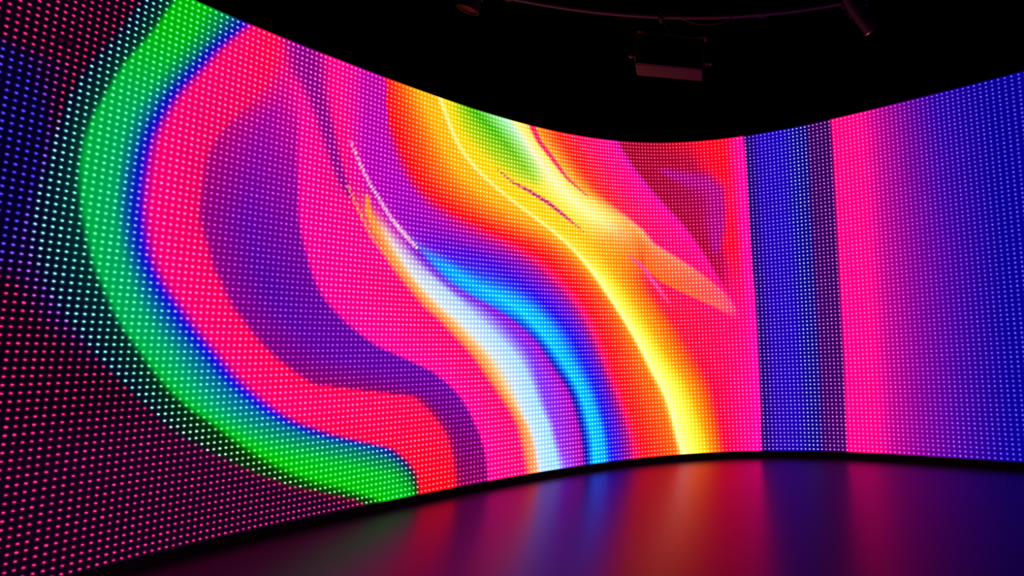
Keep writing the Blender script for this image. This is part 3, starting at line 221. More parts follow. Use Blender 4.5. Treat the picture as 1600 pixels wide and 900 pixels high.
[(-110, 1837, 205, 242, 245, 233, 253, 255), (-76, 1835, 206, 242, 245, 233, 253, 255), (-8, 1831, 207, 242, 244, 234, 254, 255), (61, 1823, 208, 241, 244, 235, 254, 255), (130, 1814, 209, 241, 243, 236, 254, 255), (200, 1799, 210, 241, 242, 237, 254, 255), (272, 1773, 211, 241, 242, 238, 254, 255), (343, 1740, 213, 240, 241, 239, 255, 255), (414, 1716, 214, 240, 241, 240, 255, 255), (484, 1689, 215, 240, 240, 241, 255, 255), (555, 1652, 216, 240, 240, 241, 255, 255), (625, 1606, 217, 241, 240, 241, 255, 255), (694, 1547, 218, 241, 240, 242, 255, 255), (761, 1482, 219, 241, 240, 242, 255, 255), (826, 1422, 220, 241, 240, 243, 255, 255), (889, 1351, 221, 242, 240, 243, 255, 255), (950, 1289, 222, 242, 240, 243, 255, 255), (1010, 1235, 224, 239, 238, 245, 254, 255), (1069, 1193, 228, 234, 233, 249, 252, 255), (1127, 1157, 232, 229, 228, 252, 250, 255), (1184, 1119, 236, 219, 216, 255, 245, 248), (1241, 1088, 239, 196, 179, 255, 230, 222), (1298, 1061, 231, 94, 152, 254, 170, 227), (1354, 1034, 222, 22, 146, 253, 126, 239), (1410, 1008, 218, 8, 159, 251, 113, 246), (1467, 991, 216, 0, 164, 250, 107, 250), (1525, 977, 217, 0, 162, 251, 108, 248), (1583, 966, 218, 0, 160, 251, 109, 247), (1642, 957, 220, 0, 157, 252, 110, 246), (1702, 951, 221, 0, 155, 252, 111, 245), (1763, 948, 222, 0, 153, 252, 112, 243), (1824, 945, 223, 0, 151, 253, 112, 242), (1885, 941, 225, 0, 149, 253, 113, 241), (1946, 935, 226, 0, 147, 254, 114, 240), (2006, 929, 227, 0, 144, 254, 115, 239), (2067, 922, 229, 0, 142, 255, 116, 237), (2128, 916, 230, 0, 140, 255, 117, 236)],
[(-129, 1942, 175, 230, 245, 216, 247, 255), (-95, 1941, 175, 230, 245, 216, 246, 255), (-25, 1937, 175, 229, 244, 216, 246, 255), (45, 1926, 175, 228, 244, 216, 246, 255), (117, 1910, 175, 227, 244, 216, 245, 255), (189, 1893, 175, 226, 243, 216, 245, 255), (260, 1876, 175, 225, 243, 216, 245, 255), (334, 1841, 175, 224, 243, 217, 244, 255), (406, 1816, 175, 223, 242, 217, 244, 255), (478, 1791, 175, 222, 242, 217, 244, 255), (549, 1763, 176, 221, 242, 218, 243, 255), (621, 1723, 178, 220, 241, 219, 243, 255), (692, 1666, 179, 219, 241, 220, 242, 255), (761, 1597, 180, 218, 241, 220, 242, 255), (829, 1526, 182, 217, 241, 221, 242, 255), (894, 1453, 183, 216, 240, 222, 241, 255), (957, 1386, 184, 215, 240, 223, 241, 255), (1017, 1321, 186, 202, 238, 225, 234, 255), (1075, 1255, 188, 176, 234, 228, 221, 255), (1133, 1201, 190, 150, 230, 231, 207, 255), (1190, 1160, 200, 115, 210, 240, 183, 251), (1246, 1115, 210, 80, 190, 249, 158, 247), (1303, 1085, 207, 33, 170, 247, 124, 247), (1359, 1056, 205, 8, 164, 247, 104, 247), (1414, 1026, 205, 2, 171, 247, 101, 247), (1470, 1003, 206, 0, 174, 247, 99, 247), (1527, 986, 207, 0, 172, 248, 100, 246), (1586, 975, 208, 0, 170, 248, 101, 246), (1645, 968, 210, 0, 167, 248, 102, 245), (1706, 963, 211, 0, 165, 249, 103, 245), (1768, 961, 212, 0, 163, 249, 104, 244), (1830, 960, 213, 0, 161, 250, 105, 244), (1892, 957, 215, 0, 159, 250, 106, 243), (1954, 954, 216, 0, 157, 250, 107, 243), (2016, 950, 217, 0, 154, 251, 108, 242), (2079, 946, 219, 0, 152, 251, 109, 242), (2141, 942, 220, 0, 150, 252, 110, 241)],
[(-137, 1984, 170, 120, 240, 215, 186, 255), (-102, 1983, 170, 110, 236, 216, 180, 254), (-32, 1979, 170, 90, 229, 217, 166, 253), (39, 1969, 170, 70, 222, 219, 153, 252), (112, 1948, 170, 50, 215, 220, 140, 250), (184, 1927, 164, 52, 217, 216, 142, 251), (257, 1911, 158, 54, 219, 212, 144, 251), (330, 1884, 152, 56, 221, 208, 146, 252), (402, 1859, 146, 58, 223, 204, 149, 253), (475, 1837, 140, 60, 225, 201, 151, 253), (547, 1818, 138, 56, 223, 199, 147, 253), (619, 1795, 136, 52, 221, 198, 144, 252), (691, 1754, 134, 48, 219, 196, 140, 251), (762, 1698, 132, 44, 217, 195, 137, 251), (831, 1633, 130, 40, 215, 193, 133, 250), (898, 1542, 126, 52, 217, 191, 142, 251), (959, 1424, 122, 64, 219, 188, 151, 251), (1020, 1348, 122, 62, 218, 188, 149, 251), (1079, 1285, 126, 46, 214, 191, 136, 250), (1137, 1233, 130, 30, 210, 193, 123, 249), (1195, 1187, 160, 15, 195, 217, 106, 245), (1251, 1142, 190, 0, 180, 242, 88, 242), (1307, 1108, 191, 0, 180, 242, 89, 242), (1363, 1076, 193, 0, 180, 243, 90, 243), (1418, 1044, 194, 0, 180, 243, 91, 243), (1474, 1020, 196, 0, 179, 244, 92, 244), (1531, 1001, 197, 0, 176, 244, 93, 243), (1590, 989, 198, 0, 173, 245, 94, 243), (1649, 980, 200, 0, 171, 245, 95, 243), (1710, 975, 201, 0, 168, 246, 96, 243), (1772, 974, 202, 0, 166, 246, 97, 242), (1835, 973, 203, 0, 163, 246, 98, 242), (1898, 970, 205, 0, 160, 247, 99, 242), (1960, 967, 206, 0, 158, 247, 100, 242), (2023, 964, 207, 0, 155, 248, 101, 241), (2086, 961, 209, 0, 153, 248, 102, 241), (2149, 958, 210, 0, 150, 249, 103, 241)],
[(-150, 2062, 200, 0, 190, 245, 95, 245), (-115, 2063, 200, 0, 191, 245, 95, 245), (-45, 2064, 199, 0, 192, 245, 95, 245), (26, 2063, 199, 0, 193, 244, 95, 245), (98, 2058, 198, 0, 194, 244, 95, 245), (170, 2049, 197, 0, 195, 243, 95, 245), (244, 2035, 197, 0, 196, 243, 95, 245), (317, 2019, 196, 0, 198, 242, 95, 245), (392, 1996, 196, 0, 199, 242, 95, 245), (467, 1963, 195, 0, 200, 242, 95, 245), (542, 1915, 188, 0, 202, 236, 97, 246), (616, 1869, 180, 0, 203, 230, 98, 246), (689, 1826, 172, 0, 205, 224, 99, 247), (762, 1765, 165, 0, 207, 218, 100, 247), (832, 1683, 158, 0, 208, 213, 101, 248), (899, 1586, 150, 0, 210, 207, 103, 249), (962, 1465, 130, 30, 215, 194, 126, 250), (1022, 1374, 110, 60, 220, 181, 149, 252), (1081, 1308, 110, 40, 218, 180, 134, 251), (1140, 1254, 110, 20, 215, 180, 120, 250), (1196, 1198, 160, 7, 195, 220, 97, 244), (1253, 1155, 186, 0, 185, 241, 85, 241), (1309, 1118, 187, 0, 185, 241, 86, 241), (1365, 1084, 188, 0, 185, 241, 87, 241), (1420, 1052, 189, 0, 185, 242, 88, 242), (1476, 1024, 191, 0, 183, 242, 89, 242), (1532, 1003, 192, 0, 180, 243, 90, 242), (1590, 989, 193, 0, 177, 243, 91, 242), (1649, 980, 195, 0, 174, 243, 92, 242), (1710, 975, 196, 0, 171, 244, 93, 242), (1773, 975, 197, 0, 168, 244, 93, 242), (1836, 975, 198, 0, 165, 245, 94, 241), (1899, 973, 200, 0, 162, 245, 95, 241), (1962, 970, 201, 0, 159, 246, 96, 241), (2024, 967, 202, 0, 156, 246, 97, 241), (2087, 964, 204, 0, 153, 246, 98, 241), (2151, 960, 205, 0, 150, 247, 99, 241)],
[(-155, 2091, 0, 20, 190, 88, 105, 242), (-120, 2092, 0, 20, 190, 88, 105, 242), (-49, 2093, 0, 20, 190, 88, 105, 242), (22, 2092, 0, 20, 190, 88, 105, 242), (94, 2087, 0, 20, 190, 88, 105, 242), (167, 2078, 0, 20, 190, 88, 105, 242), (241, 2064, 0, 20, 190, 88, 105, 242), (315, 2048, 0, 20, 190, 88, 105, 242), (389, 2026, 0, 20, 190, 88, 105, 242), (465, 1992, 0, 20, 190, 88, 105, 242), (540, 1944, 0, 30, 194, 91, 114, 243), (615, 1897, 0, 40, 198, 94, 123, 245), (689, 1854, 0, 50, 202, 97, 133, 246), (762, 1793, 0, 60, 206, 100, 142, 247), (833, 1710, 0, 70, 210, 103, 151, 249), (900, 1612, 0, 123, 227, 112, 187, 253), (963, 1490, 0, 150, 235, 117, 205, 255), (1024, 1398, 0, 150, 235, 117, 205, 255), (1084, 1331, 0, 150, 235, 117, 205, 255), (1143, 1277, 40, 134, 233, 141, 196, 255), (1200, 1221, 122, 83, 218, 192, 161, 251), (1257, 1178, 168, 26, 194, 223, 111, 243), (1314, 1140, 172, 19, 191, 228, 104, 242), (1370, 1105, 178, 11, 189, 233, 96, 242), (1425, 1074, 182, 4, 186, 238, 89, 241), (1481, 1045, 186, 0, 183, 241, 85, 240), (1538, 1024, 187, 0, 180, 241, 86, 241), (1596, 1010, 188, 0, 177, 241, 87, 241), (1656, 1001, 190, 0, 174, 242, 88, 241), (1718, 996, 191, 0, 171, 242, 89, 241), (1781, 996, 192, 0, 168, 243, 90, 241), (1844, 996, 193, 0, 165, 243, 91, 241), (1908, 994, 195, 0, 162, 244, 92, 241), (1971, 991, 196, 0, 159, 244, 93, 241), (2034, 988, 197, 0, 156, 244, 94, 241), (2098, 985, 199, 0, 153, 245, 95, 241), (2162, 982, 200, 0, 150, 245, 95, 241)],
[(-161, 2131, 0, 212, 240, 117, 239, 255), (-126, 2132, 0, 212, 240, 117, 239, 255), (-55, 2133, 0, 212, 240, 117, 239, 255), (17, 2132, 0, 211, 240, 117, 239, 255), (89, 2131, 0, 211, 240, 117, 238, 255), (162, 2123, 0, 211, 240, 117, 238, 255), (236, 2108, 0, 211, 240, 117, 238, 255), (311, 2092, 0, 210, 240, 117, 238, 255), (386, 2069, 0, 210, 240, 117, 238, 255), (462, 2038, 0, 210, 240, 117, 238, 255), (538, 1997, 0, 210, 240, 117, 238, 255), (613, 1952, 0, 211, 240, 117, 238, 255), (688, 1903, 0, 211, 240, 117, 238, 255), (761, 1849, 0, 211, 240, 117, 238, 255), (834, 1788, 0, 212, 240, 117, 239, 255), (904, 1711, 0, 212, 240, 117, 239, 255), (970, 1610, 0, 206, 240, 117, 236, 255), (1029, 1464, 0, 195, 240, 117, 229, 255), (1089, 1380, 0, 183, 240, 117, 222, 255), (1147, 1308, 60, 108, 231, 152, 179, 254), (1202, 1239, 125, 30, 212, 192, 123, 249), (1260, 1197, 154, 0, 198, 212, 94, 245), (1317, 1157, 163, 0, 194, 220, 92, 243), (1373, 1122, 172, 0, 191, 228, 89, 242), (1429, 1090, 181, 0, 187, 236, 86, 241), (1485, 1059, 186, 0, 184, 241, 85, 241), (1541, 1036, 187, 0, 181, 241, 86, 241), (1599, 1020, 188, 0, 178, 241, 87, 241), (1659, 1009, 190, 0, 176, 242, 88, 242), (1720, 1004, 191, 0, 173, 242, 89, 242), (1784, 1005, 192, 0, 171, 243, 90, 243), (1849, 1006, 193, 0, 168, 243, 91, 243), (1912, 1005, 195, 0, 165, 244, 92, 244), (1976, 1002, 196, 0, 163, 244, 93, 244), (2039, 998, 197, 0, 160, 244, 94, 244), (2102, 994, 199, 0, 158, 245, 95, 245), (2166, 990, 200, 0, 155, 245, 95, 245)],
[(-171, 2194, 0, 195, 232, 117, 233, 255), (-135, 2194, 0, 195, 232, 117, 233, 255), (-64, 2196, 0, 195, 232, 117, 233, 255), (8, 2196, 0, 195, 232, 117, 233, 255), (82, 2192, 0, 195, 232, 117, 233, 255), (156, 2181, 0, 195, 232, 117, 233, 255), (231, 2165, 0, 195, 232, 117, 233, 255), (307, 2143, 0, 195, 232, 117, 233, 255), (383, 2117, 0, 195, 232, 117, 233, 255), (459, 2086, 0, 195, 232, 117, 233, 255), (535, 2045, 0, 193, 232, 117, 232, 255), (611, 2005, 0, 190, 232, 117, 230, 255), (686, 1965, 0, 188, 232, 117, 229, 255), (761, 1921, 0, 186, 232, 117, 228, 255), (835, 1868, 0, 183, 232, 117, 226, 255), (907, 1791, 0, 181, 232, 117, 225, 255), (975, 1691, 8, 152, 229, 120, 207, 254), (1038, 1574, 22, 98, 223, 126, 172, 253), (1098, 1467, 45, 52, 219, 139, 143, 251), (1155, 1373, 75, 18, 216, 157, 118, 251), (1208, 1273, 115, 0, 208, 183, 101, 248), (1265, 1225, 145, 0, 198, 205, 94, 245), (1322, 1185, 155, 0, 194, 214, 92, 243), (1379, 1148, 165, 0, 191, 223, 89, 242), (1435, 1114, 175, 0, 187, 232, 86, 241), (1491, 1082, 181, 0, 184, 237, 85, 241), (1547, 1057, 183, 0, 181, 237, 86, 241), (1606, 1041, 184, 0, 178, 238, 87, 241), (1666, 1030, 186, 0, 176, 239, 88, 242), (1728, 1025, 188, 0, 173, 240, 89, 242), (1792, 1026, 190, 0, 171, 241, 90, 243), (1857, 1028, 191, 0, 168, 241, 91, 243), (1921, 1026, 193, 0, 165, 242, 92, 244), (1985, 1022, 195, 0, 163, 243, 93, 244), (2048, 1018, 197, 0, 160, 244, 94, 244), (2112, 1013, 198, 0, 158, 244, 95, 245), (2176, 1008, 200, 0, 155, 245, 95, 245)],
[(-177, 2231, 20, 40, 215, 120, 133, 250), (-141, 2232, 20, 39, 215, 120, 132, 250), (-69, 2234, 20, 36, 215, 120, 131, 250), (4, 2233, 20, 34, 215, 120, 129, 250), (77, 2229, 20, 32, 215, 120, 127, 250), (152, 2220, 20, 29, 215, 120, 126, 250), (227, 2206, 20, 27, 215, 120, 124, 250), (303, 2189, 20, 25, 215, 120, 123, 250), (379, 2169, 20, 22, 215, 120, 121, 250), (455, 2145, 20, 20, 215, 120, 120, 250), (532, 2116, 23, 17, 215, 122, 118, 250), (608, 2082, 26, 14, 215, 124, 115, 250), (685, 2048, 29, 11, 215, 126, 113, 250), (760, 2009, 32, 8, 215, 128, 111, 250), (836, 1954, 35, 5, 215, 130, 109, 250), (909, 1890, 38, 2, 215, 132, 107, 250), (981, 1817, 46, 0, 214, 137, 106, 250), (1050, 1732, 57, 0, 213, 144, 105, 249), (1114, 1633, 69, 0, 211, 151, 104, 249), (1173, 1522, 80, 0, 210, 158, 103, 249), (1225, 1393, 112, 0, 202, 182, 97, 246), (1279, 1308, 144, 0, 194, 206, 91, 243), (1335, 1248, 163, 0, 190, 220, 88, 242), (1390, 1199, 170, 0, 190, 226, 88, 242), (1446, 1158, 177, 0, 190, 231, 88, 242), (1501, 1121, 181, 0, 188, 234, 89, 242), (1557, 1092, 183, 0, 184, 236, 90, 241), (1615, 1071, 185, 0, 180, 237, 91, 241), (1675, 1057, 188, 0, 176, 238, 92, 241), (1736, 1050, 190, 0, 172, 239, 93, 240), (1801, 1049, 192, 0, 168, 240, 93, 240), (1866, 1050, 194, 0, 165, 241, 94, 239), (1930, 1047, 196, 0, 161, 242, 95, 239), (1994, 1043, 198, 0, 157, 244, 96, 239), (2058, 1038, 201, 0, 153, 245, 97, 238), (2121, 1032, 203, 0, 149, 246, 98, 238), (2185, 1027, 205, 0, 145, 247, 99, 237)],
[(-186, 2295, 110, 0, 205, 178, 99, 247), (-150, 2296, 109, 0, 205, 178, 99, 247), (-77, 2299, 108, 0, 205, 177, 99, 247), (-4, 2298, 107, 0, 205, 176, 99, 247), (71, 2291, 106, 0, 205, 175, 99, 247), (146, 2281, 105, 0, 205, 175, 99, 247), (222, 2267, 104, 0, 205, 174, 99, 247), (298, 2247, 102, 0, 205, 173, 99, 247), (375, 2225, 101, 0, 205, 172, 99, 247), (452, 2203, 100, 0, 205, 171, 99, 247), (529, 2177, 105, 0, 205, 174, 99, 247), (606, 2149, 109, 0, 205, 178, 99, 247), (683, 2119, 114, 0, 205, 181, 99, 247), (760, 2086, 118, 0, 205, 184, 99, 247), (836, 2045, 123, 0, 205, 188, 99, 247), (912, 1993, 128, 0, 205, 191, 99, 247), (986, 1927, 133, 0, 203, 195, 97, 246), (1057, 1853, 139, 0, 199, 200, 94, 245), (1127, 1778, 144, 0, 194, 205, 91, 243), (1191, 1678, 150, 0, 190, 210, 88, 242), (1245, 1534, 160, 0, 186, 220, 86, 241), (1295, 1399, 170, 0, 182, 229, 83, 239), (1347, 1312, 176, 0, 181, 235, 82, 239), (1401, 1252, 178, 0, 182, 235, 83, 240), (1456, 1203, 179, 0, 184, 236, 84, 240), (1512, 1161, 182, 0, 183, 237, 86, 241), (1568, 1129, 185, 0, 178, 239, 87, 241), (1626, 1106, 188, 0, 174, 240, 89, 242), (1685, 1089, 192, 0, 169, 242, 90, 243), (1747, 1079, 195, 0, 165, 244, 92, 244), (1811, 1075, 198, 0, 160, 245, 94, 241), (1875, 1073, 201, 0, 155, 245, 96, 239), (1939, 1068, 204, 0, 150, 246, 98, 237), (2003, 1062, 206, 0, 145, 247, 100, 234), (2066, 1056, 209, 0, 140, 248, 102, 232), (2130, 1050, 212, 0, 135, 249, 104, 230), (2194, 1044, 215, 0, 130, 250, 106, 228)],
[(-196, 2368, 215, 0, 120, 250, 106, 221), (-159, 2368, 215, 0, 121, 250, 106, 221), (-86, 2369, 214, 0, 122, 250, 106, 222), (-12, 2367, 214, 0, 123, 250, 105, 223), (63, 2361, 213, 0, 124, 249, 105, 223), (139, 2348, 212, 0, 125, 249, 104, 224), (216, 2329, 212, 0, 126, 249, 104, 225), (293, 2307, 211, 0, 128, 249, 103, 226), (371, 2280, 211, 0, 129, 249, 103, 226), (449, 2251, 210, 0, 130, 249, 103, 227), (526, 2223, 211, 0, 130, 249, 103, 227), (604, 2197, 212, 0, 130, 249, 104, 227), (681, 2170, 212, 0, 130, 249, 104, 227), (759, 2140, 213, 0, 130, 250, 105, 227), (836, 2105, 214, 0, 130, 250, 105, 227), (913, 2062, 215, 0, 130, 250, 106, 228), (988, 2008, 215, 0, 127, 250, 106, 226), (1062, 1941, 215, 0, 121, 250, 106, 222), (1134, 1865, 215, 0, 116, 250, 106, 218), (1201, 1775, 215, 0, 110, 250, 106, 214), (1261, 1650, 213, 0, 110, 250, 105, 214), (1312, 1507, 211, 0, 110, 249, 104, 213), (1362, 1389, 210, 0, 110, 248, 102, 213), (1410, 1291, 208, 0, 110, 248, 101, 213), (1461, 1222, 206, 0, 110, 247, 100, 212), (1517, 1181, 205, 0, 110, 247, 99, 212), (1575, 1153, 205, 0, 110, 247, 99, 212), (1632, 1128, 205, 0, 110, 247, 99, 212), (1691, 1105, 205, 0, 110, 247, 99, 212), (1748, 1083, 205, 0, 110, 247, 99, 212), (1805, 1062, 210, 0, 110, 249, 103, 213), (1863, 1042, 215, 0, 110, 250, 106, 214), (1920, 1024, 220, 0, 110, 252, 110, 215), (1979, 1009, 225, 0, 110, 253, 112, 215), (2038, 995, 230, 0, 110, 253, 114, 215), (2096, 982, 235, 0, 110, 254, 115, 215), (2155, 968, 240, 0, 110, 255, 117, 215)],
[(-204, 2437, 230, 20, 30, 255, 129, 135), (-167, 2438, 230, 19, 30, 255, 129, 135), (-94, 2440, 231, 18, 30, 255, 128, 135), (-19, 2437, 231, 17, 30, 255, 127, 135), (57, 2426, 232, 16, 30, 255, 127, 135), (134, 2403, 233, 15, 30, 255, 126, 135), (212, 2376, 233, 14, 30, 255, 125, 135), (290, 2351, 234, 12, 30, 255, 125, 135), (367, 2332, 234, 11, 30, 255, 124, 135), (445, 2309, 235, 10, 30, 255, 123, 135), (524, 2281, 236, 9, 29, 255, 123, 134), (602, 2255, 236, 8, 28, 255, 122, 134), (680, 2229, 236, 7, 27, 255, 121, 133), (758, 2200, 237, 6, 26, 255, 121, 132), (836, 2168, 238, 5, 25, 255, 120, 132), (913, 2129, 238, 4, 24, 255, 120, 131), (990, 2079, 238, 3, 23, 255, 119, 131), (1066, 2014, 239, 2, 22, 255, 118, 130), (1139, 1945, 240, 1, 21, 255, 118, 129), (1209, 1859, 240, 0, 20, 255, 117, 129), (1272, 1740, 240, 0, 20, 255, 117, 129), (1324, 1584, 240, 0, 20, 255, 117, 129), (1372, 1443, 240, 0, 20, 255, 117, 129), (1421, 1343, 240, 0, 20, 255, 117, 129), (1473, 1271, 240, 0, 20, 255, 117, 129), (1527, 1220, 240, 0, 20, 255, 117, 129), (1584, 1185, 240, 0, 20, 255, 117, 129), (1641, 1156, 240, 0, 20, 255, 117, 129), (1700, 1133, 240, 0, 20, 255, 117, 129), (1758, 1110, 240, 0, 20, 255, 117, 129), (1815, 1088, 241, 0, 24, 255, 117, 136), (1873, 1068, 243, 0, 29, 255, 117, 143), (1932, 1052, 244, 0, 33, 255, 117, 151), (1992, 1039, 246, 0, 37, 255, 117, 158), (2053, 1029, 247, 0, 41, 255, 117, 165), (2115, 1019, 249, 0, 46, 255, 117, 173), (2176, 1008, 250, 0, 50, 255, 117, 180)],
[(-219, 2574, 230, 70, 10, 255, 159, 123), (-182, 2575, 230, 71, 10, 255, 160, 123), (-107, 2576, 231, 72, 10, 255, 160, 123), (-31, 2571, 231, 74, 10, 255, 161, 123), (46, 2554, 231, 75, 10, 255, 162, 123), (124, 2531, 232, 77, 10, 255, 163, 123), (203, 2502, 232, 78, 10, 255, 164, 123), (281, 2474, 232, 80, 10, 255, 164, 123), (360, 2449, 233, 81, 10, 255, 165, 123), (439, 2425, 233, 83, 10, 255, 166, 123), (518, 2401, 234, 84, 10, 255, 167, 123), (597, 2375, 234, 86, 10, 255, 168, 123), (676, 2347, 234, 87, 10, 255, 168, 123), (755, 2316, 235, 89, 10, 255, 169, 123), (835, 2283, 235, 90, 10, 255, 170, 123), (914, 2241, 236, 90, 9, 255, 170, 123), (993, 2190, 236, 90, 8, 255, 170, 122), (1070, 2127, 236, 90, 7, 255, 170, 121), (1146, 2057, 237, 90, 6, 255, 170, 121), (1219, 1980, 238, 90, 5, 255, 169, 120), (1288, 1881, 238, 90, 4, 255, 169, 120), (1346, 1734, 238, 90, 3, 255, 169, 119), (1396, 1581, 239, 90, 2, 255, 169, 118), (1448, 1472, 240, 90, 1, 255, 169, 118), (1501, 1391, 240, 90, 0, 255, 169, 117), (1556, 1332, 240, 88, 0, 255, 168, 117), (1613, 1289, 240, 85, 0, 255, 166, 117), (1672, 1258, 240, 82, 0, 255, 165, 117), (1731, 1229, 240, 80, 0, 255, 163, 117), (1790, 1201, 240, 78, 0, 255, 162, 117), (1848, 1175, 240, 75, 0, 255, 160, 117), (1905, 1148, 240, 72, 0, 255, 159, 117), (1962, 1122, 240, 70, 0, 255, 157, 117), (2021, 1103, 240, 68, 0, 255, 156, 117), (2082, 1089, 240, 65, 0, 255, 155, 117), (2143, 1076, 240, 62, 0, 255, 153, 117), (2204, 1063, 240, 60, 0, 255, 152, 117)],
[(-225, 2634, 235, 110, 20, 255, 182, 129), (-187, 2635, 235, 111, 19, 255, 182, 129), (-112, 2638, 235, 112, 18, 255, 183, 128), (-36, 2635, 235, 113, 17, 255, 183, 127), (41, 2623, 235, 114, 16, 255, 184, 127), (119, 2604, 235, 115, 15, 255, 185, 126), (197, 2581, 235, 116, 14, 255, 186, 125), (276, 2556, 235, 118, 12, 255, 186, 125), (355, 2529, 235, 119, 11, 255, 187, 124), (435, 2500, 235, 120, 10, 255, 188, 123), (514, 2468, 236, 128, 10, 255, 192, 123), (594, 2435, 237, 136, 10, 255, 196, 123), (674, 2401, 238, 144, 10, 255, 201, 123), (754, 2366, 239, 152, 10, 255, 205, 123), (834, 2328, 240, 160, 10, 255, 209, 123), (914, 2282, 240, 162, 9, 255, 210, 122), (993, 2232, 241, 164, 8, 255, 211, 122), (1072, 2177, 242, 166, 7, 255, 212, 121), (1149, 2114, 242, 168, 6, 255, 213, 121), (1224, 2044, 242, 170, 5, 255, 214, 120), (1296, 1961, 243, 172, 4, 255, 215, 120), (1362, 1859, 244, 174, 3, 255, 216, 119), (1422, 1738, 244, 176, 2, 255, 217, 118), (1476, 1615, 244, 178, 1, 255, 218, 118), (1530, 1520, 245, 180, 0, 255, 218, 117), (1585, 1446, 245, 180, 0, 255, 218, 117), (1642, 1392, 245, 180, 0, 255, 218, 117), (1702, 1356, 245, 180, 0, 255, 218, 117), (1762, 1324, 245, 180, 0, 255, 218, 117), (1822, 1293, 245, 180, 0, 255, 218, 117), (1881, 1264, 245, 180, 0, 255, 218, 117), (1940, 1235, 245, 180, 0, 255, 218, 117), (2000, 1212, 245, 180, 0, 255, 218, 117), (2062, 1195, 245, 180, 0, 255, 218, 117), (2126, 1183, 245, 180, 0, 255, 218, 117), (2191, 1174, 245, 180, 0, 255, 218, 117), (2256, 1163, 245, 180, 0, 255, 218, 117)],
[(-230, 2690, 250, 190, 60, 255, 222, 150), (-192, 2684, 250, 190, 59, 255, 222, 150), (-115, 2675, 250, 191, 56, 255, 223, 148), (-39, 2663, 250, 192, 53, 255, 223, 146), (39, 2645, 250, 193, 50, 255, 223, 145), (117, 2625, 250, 193, 47, 255, 224, 143), (195, 2610, 250, 194, 44, 255, 224, 141), (274, 2591, 250, 195, 41, 255, 225, 140), (353, 2566, 250, 196, 38, 255, 225, 138), (433, 2531, 250, 196, 35, 255, 225, 136), (513, 2489, 250, 197, 32, 255, 226, 135), (594, 2452, 250, 198, 29, 255, 226, 133), (674, 2415, 250, 199, 26, 255, 227, 132), (754, 2374, 250, 199, 23, 255, 227, 130), (834, 2327, 250, 200, 20, 255, 227, 128), (914, 2279, 250, 200, 19, 255, 227, 128), (993, 2230, 250, 200, 18, 255, 227, 127), (1072, 2179, 250, 200, 17, 255, 227, 127), (1149, 2124, 250, 200, 16, 255, 227, 126), (1225, 2062, 250, 200, 15, 255, 227, 126), (1298, 1989, 250, 200, 15, 255, 227, 125), (1368, 1902, 250, 200, 14, 255, 227, 125), (1432, 1805, 250, 200, 13, 255, 227, 124), (1493, 1709, 250, 200, 12, 255, 227, 124), (1551, 1620, 250, 200, 11, 255, 227, 123), (1608, 1541, 250, 200, 10, 255, 227, 123), (1664, 1476, 250, 200, 9, 255, 227, 122), (1722, 1424, 250, 200, 8, 255, 227, 122), (1782, 1385, 250, 200, 7, 255, 227, 121), (1844, 1356, 250, 200, 6, 255, 227, 121), (1907, 1332, 250, 200, 5, 255, 227, 120), (1969, 1309, 250, 200, 5, 255, 227, 120), (2031, 1287, 250, 200, 4, 255, 227, 119), (2094, 1266, 250, 200, 3, 255, 227, 119), (2157, 1247, 250, 200, 2, 255, 227, 118), (2219, 1229, 250, 200, 1, 255, 227, 118), (2281, 1210, 250, 200, 0, 255, 227, 117)],
[(-231, 2706, 255, 255, 180, 255, 255, 214), (-193, 2700, 255, 255, 180, 255, 255, 215), (-117, 2691, 255, 255, 181, 255, 255, 215), (-40, 2679, 255, 255, 182, 255, 255, 216), (38, 2661, 255, 255, 183, 255, 255, 216), (116, 2641, 255, 255, 183, 255, 255, 216), (194, 2626, 255, 255, 184, 255, 255, 217), (273, 2607, 255, 255, 185, 255, 255, 217), (352, 2583, 255, 255, 186, 255, 255, 218), (432, 2547, 255, 255, 186, 255, 255, 218), (513, 2505, 255, 255, 187, 255, 255, 218), (593, 2469, 255, 255, 188, 255, 255, 219), (673, 2431, 255, 255, 189, 255, 255, 219), (754, 2389, 255, 255, 189, 255, 255, 220), (834, 2343, 255, 255, 190, 255, 255, 220), (914, 2295, 255, 255, 189, 255, 255, 219), (993, 2246, 255, 254, 188, 255, 255, 219), (1072, 2195, 255, 254, 187, 255, 255, 218), (1150, 2140, 255, 254, 185, 255, 254, 217), (1226, 2078, 255, 254, 184, 255, 254, 217), (1300, 2004, 255, 253, 183, 255, 254, 216), (1369, 1917, 255, 253, 182, 255, 254, 216), (1434, 1819, 255, 253, 181, 255, 254, 215), (1496, 1723, 255, 252, 180, 255, 254, 214), (1554, 1634, 255, 252, 179, 255, 253, 214), (1611, 1555, 255, 252, 177, 255, 253, 213), (1668, 1489, 255, 252, 176, 255, 253, 212), (1726, 1437, 255, 251, 175, 255, 253, 212), (1786, 1398, 255, 251, 174, 255, 253, 211), (1848, 1369, 255, 251, 173, 255, 253, 211), (1911, 1345, 255, 250, 172, 255, 253, 210), (1974, 1321, 255, 250, 171, 255, 252, 209), (2036, 1299, 255, 250, 168, 255, 252, 208), (2099, 1279, 255, 250, 163, 255, 252, 206), (2162, 1260, 255, 250, 159, 255, 252, 203), (2225, 1241, 255, 250, 154, 255, 252, 201), (2287, 1222, 255, 250, 150, 255, 252, 198)],
